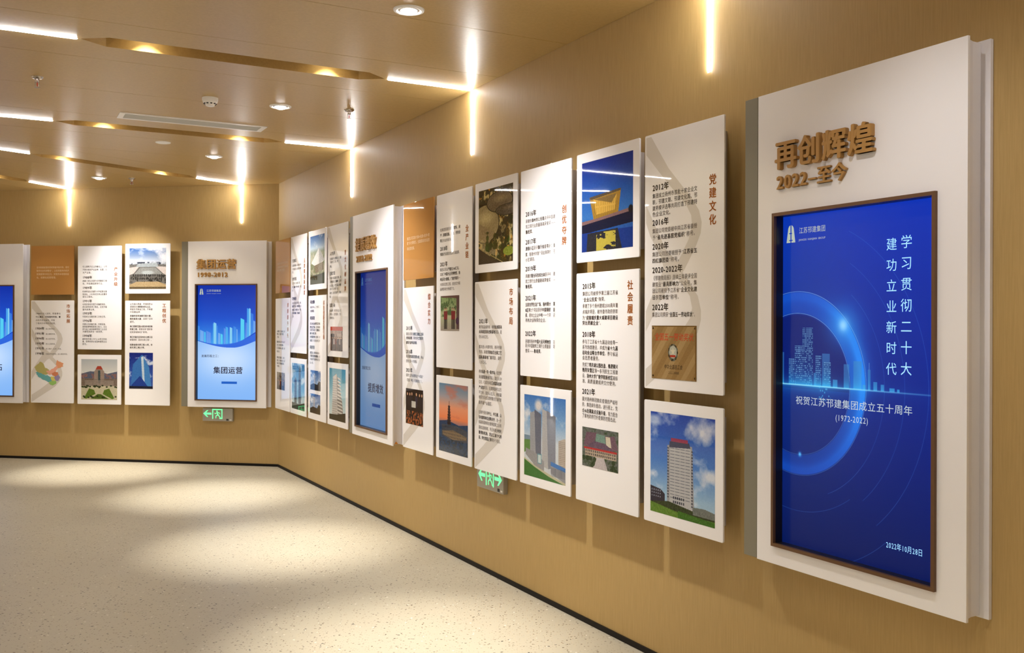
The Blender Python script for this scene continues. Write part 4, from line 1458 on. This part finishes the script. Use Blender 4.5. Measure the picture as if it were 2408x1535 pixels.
text_panel(on_right(U2[3]), ZU_, '重文化树品牌', zl([2.094, 2.052, 2.025, 1.988, 1.926, 1.887, 1.857, 1.823, 1.795, 1.761, 1.729, 1.654, 1.61, 1.579, 1.548], [
    '#人才培养', '引进高端专业*管理人才，实施', '“名校优生”工程，建立', '梯队。', '#企业文化', '开展“双*比双强*”竞赛，职', '*工技能比武、安康杯*、读书', '征文*活动，文艺汇演、体育', '比赛，形成“*铁军*”文化', '品牌，*企业文化*展厅，建成', '*等*。', '#志愿行动', '*爱心助学*，扶贫济困公益，抗', '洪救灾，志愿者服务，社会', '捐赠等活动。']),
    'tall white text panel with a red-topped group photo, left of the middle kiosk', w=W2, ribbon=True,
    photos=[(0.080, 0.403, 1.270, 1.474, 'meeting_b', lambda: P_meeting(171, (180, 160, 150), (150, 130, 120), (90, 70, 66), True))])
photo_panel(on_right(U2[3]), 0.636, 'curve', P_curvetower, 'photo panel of a white tower with curved balconies, left of the middle kiosk', w=W2)

# ---- group on the far wall, three columns
U1 = [-2.843, -2.276, -1.712]
caption_panel(on_far(U1[0]), zl([2.10, 2.064, 2.027, 1.99], ['坚持稳健经营的同时积极开拓市场，密切', '联系社会资源整合”，以优质服务的经济', '发展赢得市场主力，实现资本增值效益', '化、规模化经营管理。']),
              'brown square acrylic panel on the far wall beside the cut-off kiosk', w=0.521)


def china_map(t, z0):
    cols_ = [rgb(178, 172, 110), rgb(104, 172, 176), rgb(226, 160, 120), rgb(232, 172, 152), rgb(214, 206, 110), rgb(150, 140, 180), rgb(206, 130, 96), rgb(150, 196, 110)]
    P_ = [  # coarse regions of a coloured map, x 0..1, y 0..1 downwards
        (0, [(0.0, 0.30), (0.10, 0.20), (0.20, 0.08), (0.30, 0.16), (0.36, 0.30), (0.50, 0.40), (0.46, 0.55), (0.30, 0.60), (0.10, 0.50)]),
        (1, [(0.04, 0.50), (0.12, 0.48), (0.30, 0.58), (0.44, 0.60), (0.56, 0.68), (0.60, 0.82), (0.48, 0.88), (0.42, 0.82), (0.30, 0.78), (0.12, 0.66)]),
        (3, [(0.40, 0.44), (0.54, 0.42), (0.70, 0.30), (0.78, 0.20), (0.80, 0.32), (0.72, 0.46), (0.62, 0.56), (0.50, 0.58), (0.46, 0.52)]),
        (2, [(0.78, 0.02), (0.90, 0.10), (1.0, 0.14), (0.98, 0.26), (0.88, 0.32), (0.80, 0.34), (0.74, 0.18)]),
        (6, [(0.60, 0.54), (0.70, 0.46), (0.80, 0.48), (0.84, 0.58), (0.72, 0.64), (0.62, 0.62)]),
        (5, [(0.72, 0.62), (0.84, 0.58), (0.88, 0.68), (0.82, 0.82), (0.74, 0.80), (0.68, 0.70)]),
        (4, [(0.56, 0.66), (0.68, 0.64), (0.72, 0.78), (0.62, 0.84), (0.58, 0.76)]),
        (7, [(0.50, 0.86), (0.62, 0.82), (0.76, 0.82), (0.74, 0.92), (0.62, 0.99), (0.54, 0.96)]),
    ]
    mb = MB()
    r_ = random.Random(3)
    for ci, pl in P_:
        pts = []
        for i in range(len(pl)):
            a, b = pl[i], pl[(i + 1) % len(pl)]
            for k in range(4):
                tt = k / 4
                pts.append((a[0] + (b[0] - a[0]) * tt + r_.uniform(-.012, .012), a[1] + (b[1] - a[1]) * tt + r_.uniform(-.012, .012)))
        mb.flat([(0.046 + x * 0.352, 1.100 - y * 0.285 - z0) for x, y in pts], YF - 0.0012 - ci * 0.00005, ci)
    mb.build('map_print', [mat('map_%d' % i, c, 0.02) for i, c in enumerate(cols_)], t)


def far_rows(t, z0):
    for z, y_, s in zip([1.436, 1.38, 1.327, 1.272, 1.219, 1.163], ['1984年', '1991年', '1994年', '1995年', '1995年', '1998年'], ['进入深圳特区。', '进入越南市场。', '进入北京市场。', '进入上海市场。', '进入南京（江苏）市场。', '拓展对外经贸权，进入南非市场。']):
        mb = MB(); put_text(mb, y_, 0.051, z - z0, 0.035, YF - 0.0009, bold=3); mb.build('heading_lettering', M_TXT, t)
        mb = MB(); put_text(mb, s, 0.181, z - z0 - 0.004, 0.0185, YF - 0.0009); mb.build('body_lettering', M_TXTG, t)


text_panel(on_far(U1[0]), 0.627, '市场拓展', zl([1.598, 1.562, 1.526, 1.492], ['*1984*年进入深圳，积极参与', '特区*建设，开拓国内市场，重', '点经济发达省市，开拓', '了境内外市场多点经营。']),
    'white text panel with a coloured map on the far wall', w=0.521, ribbon=True,
    extra=lambda t, z0: (china_map(t, z0), far_rows(t, z0)), title_z=1.678)


text_panel(on_far(U1[1]), 1.2125, '产业升级', zl([2.105, 2.072, 2.041, 1.987, 1.951, 1.922, 1.875, 1.837, 1.807, 1.78, 1.732, 1.699, 1.671, 1.642, 1.599, 1.566, 1.52, 1.484, 1.457, 1.43, 1.404, 1.357, 1.324, 1.297, 1.27], [
    '在以建筑为主业的基础上，公司', '不断向相关产业延伸、拓展，壮', '大产业链。', '#1988年', '房屋工程队改建为全资建安工程', '处，并组建起装饰行业。', '#1989年', '机械修造队改建为大件起重设备', '安装处，1992年成为专业起重安', '装队工程处。', '#1991年', '水电安装组改建为设备安装处，', '成立装饰装潢工程处，正式开拓', '室内装潢业务。', '#1993年', '先后成立设备安装二次处公司。', '#1996年', '邗建公司具备交通、市政安装、', '装饰装潢等配套施工能力，企业', '成为由二级房屋建筑施工企业成', '为建筑总承包一级资质。', '#1998年', '被审查苏建(1997)144号文件批', '准，取得资质全省国有建筑企业', '首位。']),
    'tall white text panel with 产业升级 title full of years, on the far wall', w=0.521, fit_r=0.350)
photo_panel(on_far(U1[1]), 0.623, 'garden', P_garden, 'photo panel of a red-capped building behind formal green gardens', w=0.519)
photo_panel(on_far(U1[2]), 1.813, 'plaza', P_plaza, 'photo panel of a grey plaza and low hall under clouds', w=0.525)
text_panel(on_far(U1[2]), 0.623, '工程创优', zl([1.701, 1.672, 1.645, 1.616, 1.575, 1.543, 1.512, 1.463, 1.433, 1.401, 1.349, 1.319, 1.267, 1.237], [
    '公司通过质量、环境和职业', '健康安全*管理体系认证，', '承建多项精品工程，不断提', '升创建品牌：', '*承建的深圳海联花园大厦、', '*南京商贸大厦*，获得了深圳', '首奖。', '*海口富豪花园大酒店机电安装', '*安装工程*，获建设部“国家鲁', '班奖参建单位”称号。', '*海口华能北区和州办公楼*获国', '家银质奖（国家优质工程）。', '*创建省级优质工程12项，市', '*级优质工程57项*。']),
    'white text panel with a small blue glass tower photo, left of the light blue screen', w=0.525, photos=[(0.051, 0.328, 0.798, 1.182, 'glasstower', P_glasstower)], title_z=1.685, fit_r=0.323)


# ================================================================= KIOSKS
KW, KH, KZ = 0.888, 1.745, 0.617
FX0, FX1, FZ0, FZ1 = 0.085, 0.785, 0.685, 1.912


def kiosk(frame, title, years, label, screen_fn, key, emit, scr_lines, scr_col, group='white display kiosks'):
    loc, rz = frame
    t = empty('display_kiosk', (loc[0], loc[1], KZ), rz, label=label, cat='display', group=group)
    z = lambda a: a - KZ
    # front panel with the opening for the display
    mb = MB()
    y0, y1 = YF, YF + 0.010
    a, b, c, d = FX0 + 0.004, FX1 - 0.004, z(FZ0) + 0.004, z(FZ1) - 0.004
    O = [(0, 0), (KW, 0), (KW, KH), (0, KH)]; I = [(a, c), (b, c), (b, d), (a, d)]
    vs = [(x, y0, zz) for x, zz in O + I] + [(x, y1, zz) for x, zz in O + I]
    fs = []
    for i in range(4):
        j = (i + 1) % 4
        fs += [(i, j, j + 4, i + 4), (i + 8, i + 12, j + 12, j + 8), (i, i + 8, j + 8, j), (i + 4, j + 4, j + 12, i + 12)]
    mb.add(vs, fs)
    mb.build('front_panel', M_KIOSK, t, bevel=0.0008, recalc=True)
    # body with a shallow cove at its right side, and the wider back plate
    mb = MB()
    yb = YF + 0.038
    h0, h1 = 0.010, KH - 0.010
    mb.box(0.02, KW - 0.012, yb, -0.0145, h0, h1)
    mb.box(0.02, FX0 - 0.002, y1, yb, h0, h1)
    mb.box(FX0 - 0.002, FX1 + 0.002, y1, yb, h0, z(FZ0) - 0.002)
    mb.box(FX0 - 0.002, FX1 + 0.002, y1, yb, z(FZ1) + 0.002, h1)
    prof = [(FX1 + 0.002, y1), (KW - 0.004, y1), (KW - 0.006, y1 + 0.010), (KW - 0.012, yb), (FX1 + 0.002, yb)]
    n = len(prof)
    mb.add([(x, y, h0) for x, y in prof] + [(x, y, h1) for x, y in prof], [tuple(range(n)), tuple(range(n, 2 * n))[::-1]] + [(i, (i + 1) % n, (i + 1) % n + n, i + n) for i in range(n)])
    mb.build('body', M_KIOSK2, t, recalc=True)
    mb = MB(); mb.box(0.01, KW + 0.020, -0.014, -0.0006, 0.004, KH - 0.004)
    mb.build('back_plate', M_KIOSK2, t, bevel=0.001)
    # grey strip at the left
    mb = MB(); mb.box(-0.072, -0.003, YF + 0.001, YF + 0.05, 0.003, KH - 0.001)
    mb.build('side_strip', M_GREY, t, bevel=0.001)
    mb = MB(); mb.box(-0.004, 0.021, YF + 0.012, YF + 0.045, 0.006, KH - 0.006)
    mb.build('shadow_gap', M_GAP, t)
    # display frame
    mb = MB(); fw = 0.012; yf0, yf1 = YF - 0.012, YF + 0.036
    mb.box(FX0, FX1, yf0, yf1, z(FZ0), z(FZ0) + fw); mb.box(FX0, FX1, yf0, yf1, z(FZ1) - fw, z(FZ1))
    mb.box(FX0, FX0 + fw, yf0, yf1, z(FZ0) + fw, z(FZ1) - fw); mb.box(FX1 - fw, FX1, yf0, yf1, z(FZ0) + fw, z(FZ1) - fw)
    mb.build('screen_frame', M_BRONZE, t)
    mb = MB(); yb0, yb1 = YF + 0.0005, YF + 0.033; q = 0.0007
    mb.box(FX0 + fw, FX0 + fw + q, yb0, yb1, z(FZ0) + fw, z(FZ1) - fw); mb.box(FX1 - fw - q, FX1 - fw, yb0, yb1, z(FZ0) + fw, z(FZ1) - fw)
    mb.box(FX0 + fw, FX1 - fw, yb0, yb1, z(FZ1) - fw - q, z(FZ1) - fw); mb.box(FX0 + fw, FX1 - fw, yb0, yb1, z(FZ0) + fw, z(FZ0) + fw + q)
    mb.build('inner_bezel', M_BLACK, t)
    ys = YF + 0.033
    s_ = photo_quad('screen', FX0 + fw, FX1 - fw, z(FZ0) + fw, z(FZ1) - fw, ys, pm(key, screen_fn, emit), t, 0.002)
    by = {}
    for (kind, tx, x, zz, size, fit, bold) in scr_lines:
        by.setdefault(kind, MB())
        if isinstance(tx, tuple):                # a vertical column
            for k, ch in enumerate(tx[0]):
                v, f, w_ = glyph(ch, bold)
                m1 = MB()
                m1.add([(x + (p[0] - 0.5) * size, ys - 0.0006 - p[2] * size, z(zz) - k * fit + p[1] * size) for p in v], f)
                m1.build('screen_character', scr_col[kind], s_)
        else:
            put_text(by[kind], tx, x, z(zz), size, ys - 0.0006, bold=bold, fit=fit)
    for kind, mb in by.items():
        if not mb.v: continue
        mb.build('screen_lettering', scr_col[kind], s_)
    # emblem of the firm on the screen: a tapering tower mark with a road
    mb = MB(); yl = ys - 0.0006
    x0, x1, za, zb = 0.116, 0.160, z(1.802), z(1.866)
    w_ = x1 - x0; h_ = zb - za
    f_ = lambda pts: [(x0 + px * w_, za + pz * h_) for px, pz in pts]
    mb.flat(f_([(0.0, 0.0), (0.44, 0.0), (0.44, 0.10), (0.30, 0.10), (0.30, 0.16), (0.44, 0.16), (0.44, 0.50), (0.30, 0.50), (0.30, 0.56), (0.44, 0.56), (0.44, 1.0), (0.30, 0.95), (0.20, 0.84)]), yl)
    mb.flat(f_([(0.56, 0.10), (0.56, 0.0), (1.0, 0.0), (0.80, 0.84), (0.70, 0.95), (0.56, 1.0), (0.56, 0.56), (0.62, 0.56), (0.62, 0.50), (0.56, 0.50), (0.56, 0.16), (0.70, 0.16), (0.70, 0.10)]), yl)
    mb.build('emblem', scr_col['logo'], s_)
    # raised gold characters
    for tx, x, zz, size in ((title, 0.104, 2.118, 0.1135), (years, 0.104, 2.022 if '至' in years else 2.010, 0.068)):
        sxx = 1.0
        if '至' not in tx and '-' in tx: sxx = 0.350 / text_width(tx, size)
        for ch in tx:
            v, f, w = glyph(ch, 2, 0.075, 3)
            mb = MB()
            mb.add([(p[0] * size * sxx, -p[2] * size, p[1] * size) for p in v], f)
            o = mb.build('raised_character', M_GOLD, t)
            o.location = (x, YF - 0.075 * size * 1.0, z(zz))
            x += w * size * sxx
    return t


def emat(name, c, s):
    m = mat(name, (0.01, 0.01, 0.01), 0.3, emit=c, strength=s)
    return m


E1 = emat('screen_white_text', rgb(150, 205, 250), 1.0)
E2 = emat('screen_grey_text', rgb(176, 190, 196), 0.9)
E3 = emat('screen_logo', rgb(176, 186, 170), 0.8)
E4 = emat('screen_dark_text', rgb(18, 22, 50), 1.0)
E5 = emat('screen_dark_text_dim', rgb(14, 22, 48), 1.0)
E6 = emat('screen_logo_dim', rgb(60, 96, 140), 0.8)

kiosk(on_right(7.262), '再创辉煌', '2022–至今', 'large white kiosk with a deep blue screen and gold characters at the right', S_ring, 'screen_ring', 0.76, [
    ('a', ('学习贯彻二十大',), 0.646, 1.768, 0.047, 0.068, 0), ('a', ('建功立业新时代',), 0.588, 1.764, 0.045, 0.0677, 0),
    ('b', '祝贺江苏邗建集团成立五十周年', 0.164, 1.227, 0.034, 0.508, 0), ('b', '(1972-2022)', 0.352, 1.180, 0.030, 0.142, 0),
    ('c', '2022年10月28日', 0.568, 0.783, 0.026, 0.143, 0), ('logo', '江苏邗建集团', 0.178, 1.842, 0.025, 0.127, 0), ('logo', 'JIANGSU HANJIAN GROUP', 0.176, 1.809, 0.0105, 0.128, 0)],
    {'a': E1, 'b': E2, 'c': E1, 'logo': E3})


def city_lines(n, title):
    return [('d', title, 0.276, 1.004, 0.080, 0.336, 3), ('d', '发展历程之%s：' % n, 0.139, 1.153, 0.031, 0.218, 1),
            ('logo', '江苏邗建集团', 0.196, 1.842, 0.027, 0.165, 0), ('logo', 'JIANGSU HANJIAN GROUP', 0.196, 1.812, 0.009, 0.165, 0)]


kiosk(on_right(2.612), '提质增效', '2012-2022', 'white kiosk with a dim blue screen half way along the right wall', lambda: S_city(0.72), 'screen_city_dim', 0.7, city_lines('四', '提质增效'), {'d': E5, 'logo': E6})  # screen colours darkened to stand in for display falloff when seen aslant
_k = bpy.data.objects['display_kiosk.001']
mb = MB()
mb.add([(KW - 0.0045, YF + 0.014, 0.012), (KW - 0.0045, YF + 0.044, 0.012), (KW - 0.0045, YF + 0.028, 0.030), (KW - 0.002, YF + 0.014, 0.012), (KW - 0.002, YF + 0.044, 0.012), (KW - 0.002, YF + 0.028, 0.030)],
       [(0, 1, 2), (3, 5, 4), (0, 3, 4, 1), (1, 4, 5, 2), (2, 5, 3, 0)])
tag(mb.build('sticker', mat('orange_sticker', rgb(214, 140, 50), 0.5), _k, recalc=True), 'small orange triangular sticker')

kiosk(on_far(-0.983), '集团运营', '1998-2012', 'white kiosk with a bright light blue screen on the far wall', S_city, 'screen_city', 0.78, city_lines('三', '集团运营'), {'d': E4, 'logo': E3})
kiosk(on_far(-3.832), '市场开拓', '1984-1998', 'white kiosk cut off by the left edge of the photo', S_city, 'screen_city', 0.78, city_lines('二', '市场开拓'), {'d': E4, 'logo': E3})


# ================================================================= EXIT SIGNS
def arrow(mb, x0, x1, zc, h, y, left=True):
    L = x1 - x0
    pts = [(0, 0), (0.45, -0.5), (0.62, -0.5), (0.36, -0.14), (1, -0.14), (1, 0.14), (0.36, 0.14), (0.62, 0.5), (0.45, 0.5)]
    out = []
    for a, b in pts:
        out.append((x0 + a * L if left else x1 - a * L, zc + b * h))
    mb.flat(out, y)


def exit_sign(frame, z0, both, label):
    loc, rz = frame
    t = empty('exit_sign', (loc[0], loc[1], z0), rz, label=label, cat='exit sign', group='green exit signs low on the walls')
    w, h = 0.342, 0.134
    mb = MB(); mb.box(0, w, -0.030, -0.0006, 0, h); mb.build('housing', M_SIGN, t, bevel=0.002)
    y = -0.0306
    mb = MB()
    if both:
        arrow(mb, 0.018, 0.108, 0.080, 0.075, y, True)
        mb2 = MB(); arrow(mb2, 0.232, 0.325, 0.080, 0.075, y, False); mb2.build('arrow', M_GREEN, t)
        dx0, dx1 = 0.118, 0.222
    else:
        arrow(mb, 0.008, 0.100, 0.078, 0.072, y, True)
        dx0, dx1 = 0.110, 0.226
    mb.build('arrow', M_GREEN, t)
    # door frame symbol
    mb = MB(); g = 0.011
    for a in ((dx0, dx0 + g, 0.024, 0.128), (dx1 - g, dx1, 0.024, 0.128), (dx0, dx1, 0.117, 0.128)):
        mb.box(a[0], a[1], y, y + 0.0008, a[2], a[3])
    if not both: mb.box(dx1 - 0.034, dx1, y, y + 0.0008, 0.024, 0.035)
    mb.build('door_symbol', M_GREEN, t)
    # running figure
    mb = MB(); cx = (dx0 + dx1) / 2
    mb.flat([(cx + 0.008 * math.cos(k * math.pi / 6) - 0.004, 0.104 + 0.008 * math.sin(k * math.pi / 6)) for k in range(12)], y - 0.0002)
    for seg in (((-0.002, 0.094), (0.008, 0.062), 0.014), ((-0.002, 0.092), (-0.024, 0.076), 0.006), ((-0.024, 0.076), (-0.030, 0.088), 0.006), ((0.0, 0.092), (0.022, 0.090), 0.006), ((0.022, 0.090), (0.030, 0.074), 0.006),
                ((0.006, 0.066), (-0.016, 0.054), 0.009), ((-0.016, 0.054), (-0.016, 0.030), 0.008), ((0.008, 0.066), (0.026, 0.048), 0.009), ((0.026, 0.048), (0.036, 0.030), 0.008)):
        (ax, az), (bx, bz), wd = seg
        L = math.hypot(bx - ax, bz - az); nx, nz = -(bz - az) / L * wd / 2, (bx - ax) / L * wd / 2
        mb.flat([(cx + ax + nx, az + nz), (cx + ax - nx, az - nz), (cx + bx - nx, bz - nz), (cx + bx + nx, bz + nz)], y - 0.0002)
    mb.build('running_figure', M_GREEN, t)
    mb = MB(); mb.box(w - 0.072, w - 0.046, -0.0308, -0.030, 0.008, 0.026); mb.build('test_button', M_DARK, t)
    mb = MB(); mb.box(w - 0.035, w - 0.012, -0.0306, -0.030, 0.010, 0.020); mb.build('sticker', M_WHITE, t)
    return t


exit_sign(on_far(-0.842), 0.465, False, 'grey exit sign with green arrow pointing left, under the light blue kiosk')
exit_sign(on_right(4.756), 0.512, True, 'grey exit sign with green arrows both ways, half hidden under 市场布局 panel')

bpy.data.objects.remove(_tob)
